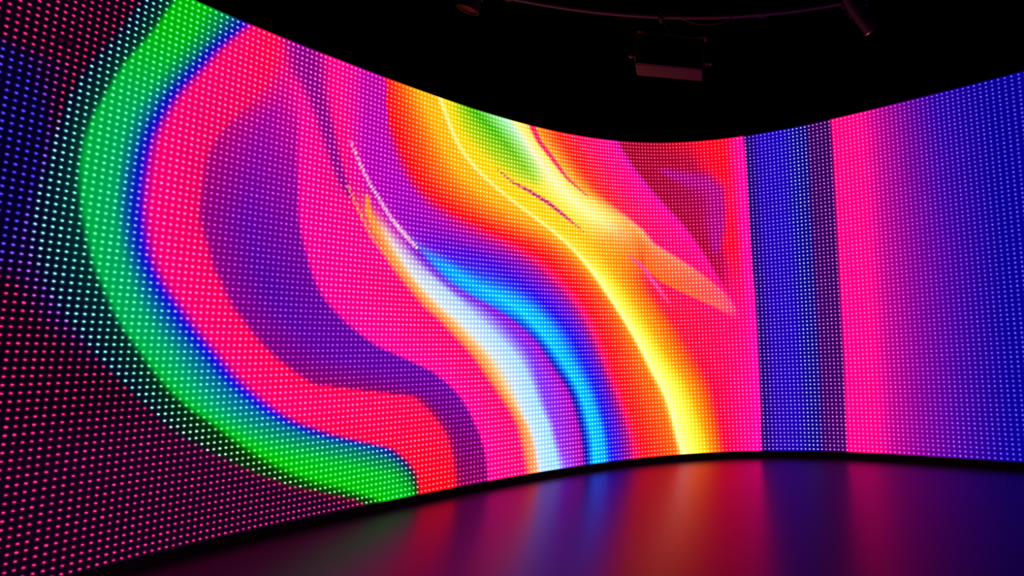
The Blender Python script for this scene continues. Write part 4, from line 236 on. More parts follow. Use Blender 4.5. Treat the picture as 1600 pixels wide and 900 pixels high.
[(-236, 2774, 255, 244, 110, 255, 249, 177), (-198, 2768, 255, 244, 109, 255, 249, 176), (-121, 2759, 255, 243, 108, 255, 249, 176), (-44, 2747, 255, 243, 107, 255, 249, 175), (33, 2730, 255, 243, 106, 255, 248, 174), (112, 2709, 255, 242, 105, 255, 248, 174), (190, 2694, 255, 242, 103, 255, 248, 173), (269, 2676, 255, 242, 102, 255, 248, 172), (348, 2651, 255, 241, 101, 255, 248, 172), (428, 2616, 255, 241, 100, 255, 247, 171), (509, 2572, 255, 241, 98, 255, 247, 170), (591, 2524, 255, 240, 97, 255, 247, 170), (671, 2482, 255, 240, 96, 255, 247, 169), (752, 2441, 255, 239, 95, 255, 247, 169), (833, 2385, 255, 239, 94, 255, 246, 168), (914, 2334, 255, 239, 92, 255, 246, 167), (994, 2285, 255, 238, 91, 255, 246, 167), (1073, 2236, 255, 238, 90, 255, 246, 166), (1151, 2177, 252, 232, 75, 255, 244, 158), (1227, 2100, 250, 225, 60, 255, 241, 150), (1301, 2023, 249, 223, 52, 255, 241, 146), (1372, 1936, 248, 221, 44, 255, 240, 142), (1437, 1838, 247, 219, 36, 255, 239, 137), (1499, 1741, 246, 217, 28, 255, 239, 133), (1558, 1651, 245, 215, 20, 255, 238, 129), (1615, 1571, 245, 215, 18, 255, 239, 128), (1672, 1505, 244, 216, 17, 255, 239, 127), (1730, 1453, 244, 216, 15, 255, 239, 126), (1791, 1414, 243, 217, 13, 255, 240, 125), (1853, 1384, 243, 217, 12, 255, 240, 124), (1917, 1361, 242, 218, 10, 255, 241, 123), (1980, 1337, 242, 218, 8, 255, 241, 122), (2043, 1314, 242, 218, 7, 255, 242, 121), (2106, 1294, 241, 219, 5, 255, 242, 120), (2169, 1275, 241, 219, 3, 255, 243, 119), (2232, 1256, 240, 220, 2, 255, 243, 118), (2295, 1237, 240, 220, 0, 255, 244, 117)],
[(-241, 2854, 245, 210, 10, 255, 235, 123), (-203, 2850, 245, 210, 10, 255, 235, 123), (-126, 2844, 245, 210, 9, 255, 235, 122), (-49, 2836, 245, 209, 9, 255, 235, 122), (28, 2824, 245, 209, 8, 255, 235, 122), (106, 2805, 245, 209, 8, 255, 235, 122), (185, 2781, 245, 209, 7, 255, 234, 121), (264, 2757, 245, 208, 6, 255, 234, 121), (344, 2731, 245, 208, 6, 255, 234, 121), (424, 2698, 245, 208, 5, 255, 234, 120), (506, 2651, 245, 207, 5, 255, 234, 120), (587, 2598, 245, 207, 4, 255, 234, 120), (669, 2550, 245, 207, 4, 255, 234, 119), (750, 2506, 245, 207, 3, 255, 233, 119), (832, 2460, 245, 206, 3, 255, 233, 119), (913, 2412, 245, 206, 2, 255, 233, 119), (994, 2361, 245, 206, 2, 255, 233, 118), (1074, 2309, 245, 206, 1, 255, 233, 118), (1154, 2256, 245, 205, 1, 255, 233, 118), (1232, 2193, 245, 205, 0, 255, 233, 117), (1308, 2117, 243, 207, 0, 255, 235, 117), (1381, 2030, 241, 209, 0, 255, 237, 117), (1450, 1933, 239, 211, 0, 255, 239, 117), (1513, 1825, 237, 213, 0, 255, 241, 117), (1573, 1726, 235, 215, 0, 255, 243, 117), (1632, 1649, 231, 215, 0, 254, 245, 115), (1692, 1583, 227, 215, 0, 253, 246, 113), (1750, 1523, 223, 215, 0, 252, 247, 111), (1808, 1468, 219, 215, 0, 251, 249, 108), (1867, 1425, 215, 215, 0, 250, 250, 106), (1931, 1398, 216, 215, 0, 251, 250, 107), (1995, 1376, 218, 215, 0, 251, 249, 108), (2062, 1359, 219, 215, 0, 252, 249, 109), (2129, 1347, 221, 215, 0, 252, 248, 110), (2198, 1336, 222, 215, 0, 252, 248, 111), (2267, 1326, 224, 215, 0, 253, 248, 113), (2335, 1314, 225, 215, 0, 253, 247, 114)],
[(-244, 2923, 240, 110, 0, 255, 180, 117), (-206, 2918, 240, 110, 0, 255, 180, 117), (-129, 2909, 240, 109, 0, 255, 180, 117), (-53, 2900, 240, 108, 0, 255, 180, 117), (25, 2888, 240, 108, 0, 255, 179, 117), (103, 2875, 240, 107, 0, 255, 179, 117), (181, 2859, 240, 107, 0, 255, 178, 117), (260, 2841, 240, 106, 0, 255, 178, 117), (339, 2822, 240, 105, 0, 255, 178, 117), (420, 2795, 240, 105, 0, 255, 177, 117), (501, 2754, 240, 104, 0, 255, 177, 117), (583, 2705, 240, 103, 0, 255, 177, 117), (665, 2662, 240, 103, 0, 255, 176, 117), (746, 2624, 240, 102, 0, 255, 176, 117), (829, 2582, 240, 102, 0, 255, 176, 117), (911, 2531, 240, 101, 0, 255, 175, 117), (993, 2476, 240, 100, 0, 255, 175, 117), (1075, 2420, 240, 114, 0, 255, 183, 117), (1156, 2365, 240, 142, 0, 255, 199, 117), (1237, 2301, 240, 170, 0, 255, 215, 117), (1315, 2223, 244, 192, 28, 255, 225, 133), (1391, 2136, 248, 214, 56, 255, 236, 148), (1463, 2046, 247, 225, 66, 255, 243, 154), (1532, 1949, 241, 225, 58, 255, 246, 150), (1598, 1865, 235, 225, 50, 255, 249, 147), (1666, 1807, 193, 217, 38, 230, 248, 133), (1735, 1761, 151, 209, 26, 205, 247, 120), (1799, 1705, 118, 203, 16, 183, 246, 109), (1861, 1644, 94, 199, 8, 165, 245, 101), (1918, 1578, 70, 195, 0, 146, 244, 92), (1969, 1506, 62, 191, 0, 139, 242, 89), (2024, 1451, 57, 190, 0, 135, 242, 88), (2086, 1418, 54, 190, 0, 132, 242, 88), (2152, 1400, 50, 190, 0, 129, 242, 88), (2222, 1389, 47, 190, 0, 126, 242, 88), (2292, 1379, 43, 190, 0, 124, 242, 88), (2359, 1362, 40, 190, 0, 121, 242, 88)],
[(-246, 2979, 240, 0, 60, 255, 117, 187), (-208, 2974, 240, 0, 60, 255, 117, 187), (-132, 2965, 240, 0, 60, 255, 117, 187), (-55, 2955, 240, 0, 60, 255, 117, 187), (23, 2945, 240, 0, 60, 255, 117, 187), (100, 2935, 240, 0, 60, 255, 117, 187), (178, 2925, 240, 0, 60, 255, 117, 187), (257, 2912, 240, 0, 60, 255, 117, 187), (336, 2898, 240, 0, 60, 255, 117, 187), (416, 2876, 240, 0, 60, 255, 117, 187), (497, 2842, 239, 2, 59, 255, 119, 186), (579, 2799, 239, 5, 59, 255, 120, 186), (661, 2753, 238, 8, 58, 255, 122, 186), (743, 2703, 238, 10, 58, 255, 123, 186), (826, 2651, 237, 12, 57, 255, 125, 185), (909, 2591, 236, 15, 56, 255, 126, 185), (992, 2534, 236, 18, 56, 255, 128, 185), (1075, 2503, 235, 20, 55, 255, 129, 185), (1157, 2486, 238, 70, 38, 255, 158, 157), (1239, 2440, 240, 120, 20, 255, 186, 129), (1322, 2395, 244, 163, 63, 255, 209, 153), (1401, 2301, 250, 213, 124, 255, 234, 185), (1476, 2184, 255, 242, 166, 255, 248, 207), (1548, 2082, 255, 246, 178, 255, 250, 213), (1618, 1995, 255, 250, 190, 255, 252, 220), (1689, 1928, 249, 250, 197, 253, 253, 226), (1759, 1873, 244, 250, 204, 250, 254, 232), (1827, 1816, 238, 250, 211, 248, 255, 238), (1893, 1761, 225, 251, 215, 241, 255, 240), (1955, 1702, 205, 253, 215, 229, 255, 238), (2013, 1635, 190, 255, 215, 220, 255, 236), (2073, 1583, 188, 255, 214, 219, 255, 235), (2138, 1549, 186, 255, 213, 218, 255, 235), (2207, 1528, 185, 255, 212, 217, 255, 234), (2278, 1512, 183, 255, 212, 216, 255, 233), (2349, 1498, 182, 255, 211, 215, 255, 232), (2417, 1478, 180, 255, 210, 214, 255, 231)],
[(-248, 3072, 243, 0, 140, 255, 117, 232), (-211, 3070, 243, 0, 139, 255, 117, 231), (-134, 3067, 242, 0, 137, 255, 117, 230), (-58, 3064, 242, 0, 136, 255, 117, 230), (19, 3062, 241, 0, 134, 255, 117, 229), (96, 3060, 240, 0, 132, 255, 117, 228), (173, 3060, 240, 0, 130, 255, 117, 227), (251, 3059, 239, 0, 129, 255, 117, 226), (330, 3059, 239, 0, 127, 255, 117, 225), (408, 3058, 238, 0, 125, 255, 117, 225), (487, 3059, 236, 0, 121, 255, 117, 223), (567, 3062, 234, 0, 118, 255, 117, 221), (647, 3063, 233, 0, 114, 255, 116, 219), (727, 3061, 231, 0, 110, 255, 116, 217), (808, 3051, 229, 0, 107, 254, 116, 215), (896, 2924, 227, 0, 102, 254, 115, 212), (987, 2740, 225, 0, 95, 253, 114, 207), (1074, 2574, 223, 0, 89, 253, 112, 203), (1157, 2482, 228, 27, 61, 254, 130, 171), (1240, 2464, 237, 84, 30, 255, 166, 135), (1323, 2455, 241, 133, 39, 255, 193, 139), (1405, 2409, 247, 184, 73, 255, 220, 158), (1485, 2320, 250, 213, 90, 255, 235, 167), (1560, 2195, 250, 219, 90, 255, 238, 167), (1630, 2081, 250, 225, 90, 255, 241, 167), (1701, 2004, 250, 227, 94, 255, 242, 169), (1772, 1941, 250, 229, 98, 255, 243, 171), (1840, 1877, 250, 231, 102, 255, 245, 173), (1906, 1812, 250, 233, 106, 255, 246, 176), (1970, 1753, 250, 235, 110, 255, 247, 178), (2034, 1699, 250, 236, 116, 255, 247, 181), (2100, 1660, 250, 236, 121, 255, 248, 184), (2172, 1638, 250, 237, 127, 255, 248, 187), (2248, 1629, 250, 238, 133, 255, 248, 190), (2326, 1626, 250, 239, 139, 255, 249, 194), (2406, 1623, 250, 239, 144, 255, 249, 197), (2483, 1615, 250, 240, 150, 255, 249, 200)],
[(-249, 3084, 243, 0, 142, 255, 117, 233), (-211, 3082, 243, 0, 141, 255, 117, 232), (-135, 3079, 242, 0, 139, 255, 117, 232), (-58, 3076, 241, 0, 137, 255, 117, 231), (18, 3074, 240, 0, 135, 255, 117, 230), (96, 3073, 239, 0, 133, 255, 117, 229), (173, 3072, 238, 0, 131, 255, 117, 228), (251, 3072, 237, 0, 129, 255, 117, 227), (329, 3071, 236, 0, 127, 255, 117, 226), (408, 3070, 235, 0, 125, 255, 117, 226), (487, 3071, 234, 0, 123, 255, 117, 225), (566, 3074, 233, 0, 122, 255, 117, 224), (646, 3076, 232, 0, 120, 255, 117, 223), (726, 3073, 231, 0, 118, 255, 117, 222), (808, 3063, 230, 0, 116, 255, 117, 221), (896, 2936, 240, 104, 91, 255, 177, 170), (986, 2752, 240, 102, 49, 255, 176, 145), (1073, 2587, 240, 105, 20, 255, 178, 129), (1157, 2495, 240, 109, 18, 255, 180, 128), (1240, 2477, 240, 112, 16, 255, 182, 127), (1323, 2467, 241, 127, 26, 255, 190, 132), (1406, 2422, 247, 176, 69, 255, 215, 155), (1486, 2332, 250, 205, 90, 255, 230, 167), (1561, 2207, 250, 215, 90, 255, 236, 167), (1632, 2093, 250, 225, 90, 255, 241, 167), (1703, 2015, 250, 227, 94, 255, 242, 169), (1774, 1953, 250, 229, 98, 255, 243, 171), (1843, 1888, 250, 231, 102, 255, 245, 173), (1909, 1824, 250, 233, 106, 255, 246, 176), (1973, 1764, 250, 235, 110, 255, 247, 178), (2037, 1710, 250, 236, 116, 255, 247, 181), (2104, 1671, 250, 236, 121, 255, 248, 184), (2176, 1649, 250, 237, 127, 255, 248, 187), (2252, 1640, 250, 238, 133, 255, 248, 190), (2331, 1636, 250, 239, 139, 255, 249, 194), (2410, 1634, 250, 239, 144, 255, 249, 197), (2488, 1625, 250, 240, 150, 255, 249, 200)],
[(-249, 3080, 243, 0, 145, 255, 117, 234), (-211, 3078, 243, 0, 144, 255, 117, 234), (-135, 3075, 242, 0, 142, 255, 117, 233), (-58, 3072, 241, 0, 140, 255, 117, 232), (19, 3070, 240, 0, 139, 255, 117, 232), (96, 3069, 239, 0, 137, 255, 117, 231), (173, 3068, 239, 0, 135, 255, 117, 230), (251, 3068, 238, 0, 133, 255, 117, 229), (329, 3067, 237, 0, 131, 255, 117, 228), (408, 3066, 236, 0, 130, 255, 117, 228), (487, 3067, 235, 0, 128, 255, 117, 227), (566, 3070, 235, 0, 126, 255, 117, 226), (646, 3072, 234, 0, 124, 255, 117, 225), (727, 3069, 233, 0, 122, 255, 117, 225), (808, 3059, 232, 0, 120, 255, 117, 224), (890, 3038, 238, 63, 124, 255, 203, 234), (975, 2985, 238, 70, 110, 255, 210, 230), (1062, 2897, 241, 93, 97, 255, 217, 227), (1150, 2792, 243, 116, 93, 255, 222, 224), (1238, 2666, 246, 138, 100, 255, 228, 222), (1323, 2536, 249, 159, 107, 255, 232, 221), (1407, 2475, 250, 177, 107, 255, 237, 217), (1488, 2371, 250, 190, 100, 255, 240, 210), (1565, 2259, 248, 175, 60, 255, 224, 169), (1639, 2153, 245, 160, 20, 255, 207, 129), (1712, 2075, 245, 159, 18, 255, 207, 128), (1785, 2013, 244, 158, 17, 255, 207, 127), (1856, 1951, 244, 158, 15, 255, 206, 126), (1925, 1890, 243, 157, 13, 255, 206, 125), (1994, 1839, 243, 156, 12, 255, 206, 124), (2065, 1803, 242, 155, 10, 255, 205, 123), (2138, 1775, 242, 154, 8, 255, 205, 122), (2214, 1757, 242, 153, 7, 255, 205, 121), (2292, 1746, 241, 152, 5, 255, 204, 120), (2372, 1739, 241, 152, 3, 255, 204, 119), (2452, 1732, 240, 151, 2, 255, 204, 118), (2531, 1722, 240, 150, 0, 255, 203, 117)],
[(-249, 3104, 243, 0, 147, 255, 117, 236), (-211, 3102, 242, 0, 146, 255, 117, 235), (-135, 3099, 241, 0, 144, 255, 117, 234), (-59, 3096, 240, 0, 143, 255, 117, 234), (18, 3094, 239, 0, 141, 255, 117, 233), (95, 3093, 238, 0, 139, 255, 117, 232), (173, 3092, 237, 0, 137, 255, 117, 231), (250, 3092, 236, 0, 135, 255, 117, 231), (329, 3091, 235, 0, 134, 255, 117, 230), (407, 3091, 234, 0, 132, 255, 116, 229), (486, 3091, 233, 0, 130, 255, 116, 228), (565, 3094, 232, 0, 128, 255, 116, 228), (645, 3096, 231, 0, 127, 254, 116, 227), (725, 3093, 230, 0, 125, 254, 116, 226), (806, 3083, 229, 0, 123, 254, 116, 225), (889, 3062, 229, 0, 121, 254, 116, 224), (974, 3009, 232, 0, 119, 255, 116, 222), (1061, 2921, 235, 0, 117, 255, 116, 220), (1149, 2817, 238, 0, 115, 255, 117, 219), (1237, 2691, 241, 0, 113, 255, 117, 217), (1323, 2560, 244, 0, 111, 255, 117, 215), (1407, 2499, 248, 7, 100, 255, 121, 208), (1489, 2405, 255, 20, 80, 255, 128, 196), (1568, 2307, 250, 30, 55, 255, 134, 165), (1645, 2217, 245, 40, 30, 255, 140, 134), (1722, 2150, 243, 36, 22, 255, 138, 130), (1798, 2096, 241, 32, 14, 255, 136, 125), (1873, 2043, 240, 31, 9, 255, 135, 123), (1947, 1992, 239, 32, 8, 255, 135, 122), (2021, 1947, 239, 33, 7, 255, 136, 122), (2095, 1910, 238, 34, 6, 255, 137, 121), (2170, 1881, 238, 35, 5, 255, 137, 120), (2249, 1863, 237, 36, 4, 255, 138, 120), (2329, 1853, 237, 37, 3, 255, 139, 119), (2411, 1846, 236, 38, 2, 255, 139, 119), (2494, 1839, 236, 39, 1, 255, 140, 118), (2576, 1829, 235, 40, 0, 255, 141, 117)],
[(-249, 3096, 244, 0, 150, 255, 117, 237), (-211, 3094, 243, 0, 149, 255, 117, 237), (-135, 3091, 242, 0, 147, 255, 117, 236), (-59, 3088, 241, 0, 146, 255, 117, 235), (18, 3086, 240, 0, 144, 255, 117, 234), (95, 3085, 239, 0, 142, 255, 117, 234), (173, 3084, 238, 0, 141, 255, 117, 233), (251, 3083, 237, 0, 139, 255, 117, 232), (329, 3083, 236, 0, 137, 255, 117, 232), (407, 3083, 235, 0, 135, 255, 116, 231), (486, 3084, 234, 0, 134, 255, 116, 230), (566, 3088, 232, 0, 132, 255, 116, 230), (645, 3090, 231, 0, 130, 254, 116, 229), (726, 3089, 230, 0, 128, 254, 116, 228), (807, 3079, 229, 0, 127, 254, 116, 227), (889, 3063, 228, 0, 125, 254, 116, 227), (973, 3017, 231, 0, 126, 255, 116, 227), (1059, 2947, 234, 0, 128, 255, 117, 227), (1146, 2873, 237, 0, 129, 255, 117, 227), (1234, 2792, 240, 0, 130, 255, 117, 227), (1321, 2711, 242, 0, 128, 255, 117, 225), (1407, 2636, 244, 0, 126, 255, 117, 223), (1492, 2558, 246, 0, 124, 255, 117, 222), (1576, 2475, 248, 0, 122, 255, 117, 220), (1658, 2390, 250, 0, 120, 255, 117, 218), (1739, 2325, 251, 0, 112, 255, 117, 214), (1819, 2265, 252, 0, 103, 255, 117, 209), (1895, 2186, 252, 0, 95, 255, 117, 204), (1970, 2113, 253, 0, 87, 255, 117, 200), (2050, 2087, 254, 0, 78, 255, 117, 195), (2134, 2076, 255, 0, 70, 255, 117, 190)],
[(-249, 3096, 245, 0, 152, 255, 117, 238), (-211, 3094, 244, 0, 151, 255, 117, 237), (-135, 3091, 243, 0, 150, 255, 117, 237), (-59, 3088, 242, 0, 148, 255, 117, 236), (18, 3086, 241, 0, 146, 255, 117, 236), (95, 3084, 240, 0, 145, 255, 117, 235), (173, 3084, 239, 0, 143, 255, 117, 234), (251, 3083, 237, 0, 141, 255, 117, 234), (329, 3083, 236, 0, 140, 255, 117, 233), (407, 3083, 235, 0, 138, 255, 116, 232), (486, 3086, 234, 0, 136, 255, 116, 232), (565, 3092, 233, 0, 135, 255, 116, 231), (645, 3097, 232, 0, 133, 254, 116, 230), (725, 3096, 230, 0, 131, 254, 116, 230), (806, 3083, 229, 0, 130, 254, 116, 229), (889, 3060, 228, 0, 128, 254, 116, 228), (974, 3009, 223, 0, 137, 253, 112, 233), (1059, 2959, 218, 0, 146, 251, 108, 238), (1144, 2915, 214, 0, 151, 250, 106, 241), (1230, 2872, 213, 0, 153, 249, 105, 242), (1316, 2821, 211, 0, 156, 249, 103, 243), (1403, 2766, 210, 0, 158, 248, 102, 244), (1490, 2702, 208, 0, 160, 248, 101, 245), (1577, 2627, 207, 0, 163, 247, 100, 246), (1663, 2556, 205, 0, 165, 247, 99, 247), (1748, 2490, 205, 0, 165, 247, 99, 247), (1832, 2431, 205, 0, 165, 247, 99, 247), (1916, 2381, 205, 0, 165, 247, 99, 247), (1999, 2335, 205, 0, 165, 247, 99, 247), (2081, 2288, 205, 0, 165, 247, 99, 247), (2122, 2265, 205, 0, 165, 247, 99, 247)],
[(-249, 3112, 246, 0, 155, 255, 117, 239), (-211, 3110, 246, 0, 154, 255, 117, 239), (-135, 3107, 244, 0, 152, 255, 117, 238), (-59, 3104, 244, 0, 150, 255, 117, 237), (18, 3102, 242, 0, 148, 255, 117, 236), (95, 3101, 242, 0, 145, 255, 117, 235), (172, 3100, 240, 0, 143, 255, 117, 234), (250, 3099, 240, 0, 141, 255, 117, 233), (328, 3099, 238, 0, 139, 255, 117, 232), (407, 3099, 238, 0, 137, 255, 117, 231), (486, 3102, 236, 0, 135, 255, 117, 231), (565, 3108, 236, 0, 132, 255, 117, 230), (644, 3114, 234, 0, 130, 255, 117, 229), (724, 3112, 234, 0, 128, 255, 117, 228), (806, 3099, 232, 0, 126, 255, 117, 227), (888, 3076, 225, 0, 114, 253, 112, 217), (973, 3025, 211, 0, 92, 249, 103, 198), (1058, 2975, 197, 0, 71, 244, 93, 180), (1143, 2932, 190, 0, 59, 242, 88, 169), (1229, 2889, 189, 0, 57, 242, 88, 167), (1316, 2838, 188, 0, 54, 241, 87, 165), (1403, 2782, 187, 0, 52, 241, 87, 162), (1490, 2718, 187, 0, 50, 241, 86, 160), (1577, 2644, 186, 0, 47, 241, 86, 158), (1663, 2572, 185, 0, 45, 240, 85, 156), (1748, 2507, 185, 0, 43, 240, 85, 154), (1833, 2448, 185, 0, 41, 240, 85, 153), (1917, 2397, 185, 0, 40, 240, 85, 151), (2000, 2351, 185, 0, 38, 240, 85, 150), (2083, 2305, 185, 0, 36, 240, 85, 148), (2124, 2281, 185, 0, 35, 240, 85, 147)],
[(-249, 3112, 248, 0, 158, 255, 117, 240), (-211, 3110, 247, 0, 157, 255, 117, 239), (-135, 3107, 246, 0, 154, 255, 117, 238), (-59, 3104, 245, 0, 151, 255, 117, 237), (18, 3102, 244, 0, 149, 255, 117, 236), (95, 3101, 243, 0, 146, 255, 117, 235), (172, 3101, 242, 0, 144, 255, 117, 234), (250, 3101, 241, 0, 141, 255, 117, 233), (328, 3102, 240, 0, 138, 255, 117, 231), (407, 3103, 239, 0, 136, 255, 117, 230), (486, 3105, 238, 0, 133, 255, 117, 229), (565, 3108, 236, 0, 130, 255, 117, 228), (644, 3110, 235, 0, 128, 255, 117, 227), (725, 3109, 234, 0, 125, 255, 117, 226), (805, 3102, 233, 0, 123, 255, 117, 225), (887, 3083, 232, 0, 120, 255, 117, 224), (971, 3051, 223, 0, 109, 252, 111, 214), (1054, 3029, 214, 0, 98, 249, 105, 204), (1138, 3007, 204, 0, 86, 246, 98, 194), (1223, 2979, 195, 0, 75, 244, 92, 184), (1309, 2949, 192, 0, 76, 243, 90, 184), (1395, 2923, 189, 0, 77, 242, 88, 184), (1481, 2898, 186, 0, 78, 241, 86, 184), (1568, 2876, 183, 0, 79, 240, 84, 184), (1655, 2855, 180, 0, 80, 239, 82, 184), (1742, 2838, 187, 0, 69, 241, 87, 172), (1830, 2823, 194, 0, 58, 243, 91, 160), (1918, 2810, 201, 0, 47, 246, 96, 147), (2007, 2798, 208, 0, 36, 248, 101, 135), (2096, 2784, 215, 0, 25, 250, 106, 123)],
[(-249, 3120, 250, 0, 162, 255, 117, 242), (-211, 3119, 250, 0, 161, 255, 117, 241), (-135, 3119, 249, 0, 158, 255, 117, 239), (-59, 3118, 248, 0, 155, 255, 117, 238), (17, 3118, 248, 0, 152, 255, 117, 237), (94, 3118, 247, 0, 149, 255, 117, 235), (172, 3119, 246, 0, 147, 255, 117, 234), (250, 3119, 246, 0, 144, 255, 117, 233), (328, 3119, 245, 0, 141, 255, 117, 231), (406, 3119, 244, 0, 138, 255, 117, 230), (485, 3118, 244, 0, 135, 255, 117, 229), (564, 3117, 243, 0, 133, 255, 117, 227), (644, 3115, 242, 0, 130, 255, 117, 226), (724, 3114, 242, 0, 127, 255, 117, 225), (805, 3112, 241, 0, 124, 255, 117, 223), (886, 3106, 240, 0, 121, 255, 117, 222), (968, 3095, 240, 0, 111, 255, 117, 212), (1051, 3084, 240, 0, 93, 255, 117, 194), (1134, 3075, 240, 0, 76, 255, 117, 176), (1217, 3067, 240, 0, 58, 255, 117, 158), (1301, 3060, 240, 0, 40, 255, 117, 140), (1385, 3052, 239, 0, 39, 255, 117, 140), (1470, 3045, 239, 0, 38, 255, 117, 139), (1555, 3038, 238, 0, 37, 255, 117, 138), (1641, 3032, 238, 0, 36, 255, 117, 138), (1727, 3027, 237, 0, 34, 255, 117, 137), (1813, 3022, 237, 0, 33, 255, 117, 137), (1900, 3019, 236, 0, 32, 255, 117, 136), (1988, 3015, 236, 0, 31, 255, 117, 135), (2076, 3012, 235, 0, 30, 255, 117, 135)],
[(-249, 3116, 252, 0, 170, 255, 117, 245), (-211, 3117, 252, 0, 170, 255, 117, 245), (-135, 3120, 252, 0, 169, 255, 117, 244), (-59, 3123, 252, 0, 168, 255, 117, 244), (17, 3126, 252, 0, 167, 255, 117, 243), (94, 3128, 252, 0, 166, 255, 117, 243), (171, 3130, 253, 0, 165, 255, 117, 242), (249, 3132, 253, 0, 164, 255, 117, 242), (327, 3134, 253, 0, 164, 255, 117, 241), (406, 3135, 253, 0, 163, 255, 117, 241), (484, 3136, 253, 0, 162, 255, 117, 240), (563, 3136, 253, 0, 161, 255, 117, 240), (643, 3136, 253, 0, 160, 255, 117, 239), (723, 3136, 253, 0, 159, 255, 117, 239), (803, 3135, 253, 0, 158, 255, 117, 238), (884, 3134, 254, 0, 158, 255, 117, 238), (966, 3132, 254, 0, 157, 255, 117, 237), (1047, 3130, 254, 0, 156, 255, 117, 237), (1130, 3128, 254, 0, 155, 255, 117, 236), (1212, 3125, 254, 0, 154, 255, 117, 236), (1295, 3123, 254, 0, 153, 255, 117, 235), (1379, 3122, 254, 0, 152, 255, 117, 235), (1462, 3121, 254, 0, 151, 255, 117, 234), (1547, 3120, 254, 0, 151, 255, 117, 234), (1631, 3120, 254, 0, 150, 255, 117, 233), (1716, 3119, 255, 0, 149, 255, 117, 233), (1802, 3119, 255, 0, 148, 255, 117, 232), (1888, 3117, 255, 0, 147, 255, 117, 232), (1974, 3116, 255, 0, 146, 255, 117, 231), (2062, 3113, 255, 0, 145, 255, 117, 231), (2105, 3111, 255, 0, 145, 255, 117, 231)],
[(-249, 3152, 248, 0, 175, 255, 117, 249), (-212, 3153, 248, 0, 175, 255, 117, 249), (-136, 3156, 248, 0, 175, 255, 117, 249), (-60, 3159, 249, 0, 175, 255, 117, 249), (17, 3162, 249, 0, 174, 255, 117, 249), (93, 3164, 249, 0, 174, 255, 117, 249), (171, 3166, 249, 0, 174, 255, 117, 248), (248, 3168, 250, 0, 174, 255, 117, 248), (326, 3170, 250, 0, 174, 255, 117, 248), (404, 3171, 250, 0, 174, 255, 117, 248), (483, 3172, 250, 0, 173, 255, 117, 248), (562, 3172, 251, 0, 173, 255, 117, 248), (641, 3172, 251, 0, 173, 255, 117, 247), (721, 3172, 251, 0, 173, 255, 117, 247), (801, 3171, 251, 0, 173, 255, 117, 247), (882, 3170, 252, 0, 172, 255, 117, 247), (963, 3168, 252, 0, 172, 255, 117, 247), (1045, 3166, 252, 0, 172, 255, 117, 246), (1127, 3164, 252, 0, 172, 255, 117, 246), (1209, 3162, 252, 0, 172, 255, 117, 246), (1292, 3160, 253, 0, 172, 255, 117, 246), (1375, 3158, 253, 0, 171, 255, 117, 246), (1459, 3157, 253, 0, 171, 255, 117, 245), (1543, 3156, 253, 0, 171, 255, 117, 245), (1627, 3156, 254, 0, 171, 255, 117, 245), (1712, 3156, 254, 0, 171, 255, 117, 245), (1797, 3155, 254, 0, 171, 255, 117, 245), (1883, 3154, 254, 0, 170, 255, 117, 245), (1969, 3152, 255, 0, 170, 255, 117, 244), (2056, 3149, 255, 0, 170, 255, 117, 244), (2100, 3148, 255, 0, 170, 255, 117, 244)],
[(-249, 3168, 40, 0, 115, 200, 140, 245), (-212, 3169, 40, 0, 115, 200, 140, 245), (-136, 3172, 39, 0, 114, 199, 140, 245), (-60, 3175, 39, 0, 114, 199, 140, 245), (16, 3178, 39, 0, 114, 199, 140, 245), (93, 3180, 38, 0, 113, 198, 140, 245), (170, 3182, 38, 0, 113, 198, 140, 245), (248, 3184, 38, 0, 113, 198, 140, 245), (326, 3186, 37, 0, 112, 197, 140, 245), (404, 3187, 37, 0, 112, 197, 140, 245), (482, 3188, 37, 0, 112, 197, 140, 245), (561, 3188, 36, 0, 111, 196, 140, 245), (640, 3188, 36, 0, 111, 196, 140, 245), (720, 3188, 36, 0, 111, 196, 140, 245), (800, 3187, 35, 0, 110, 195, 140, 245), (881, 3186, 35, 0, 110, 195, 140, 245), (962, 3184, 35, 0, 110, 195, 140, 245), (1043, 3182, 34, 0, 109, 194, 140, 245), (1125, 3180, 34, 0, 109, 194, 140, 245), (1208, 3178, 34, 0, 109, 194, 140, 245), (1290, 3176, 33, 0, 108, 193, 140, 245), (1373, 3174, 33, 0, 108, 193, 140, 245), (1457, 3173, 33, 0, 108, 193, 140, 245), (1541, 3173, 32, 0, 107, 192, 140, 245), (1625, 3172, 32, 0, 107, 192, 140, 245), (1710, 3172, 32, 0, 107, 192, 140, 245), (1795, 3171, 31, 0, 106, 191, 140, 245), (1881, 3170, 31, 0, 106, 191, 140, 245), (1967, 3168, 31, 0, 106, 191, 140, 245), (2054, 3166, 30, 0, 105, 190, 140, 245), (2097, 3164, 30, 0, 105, 190, 140, 245)],
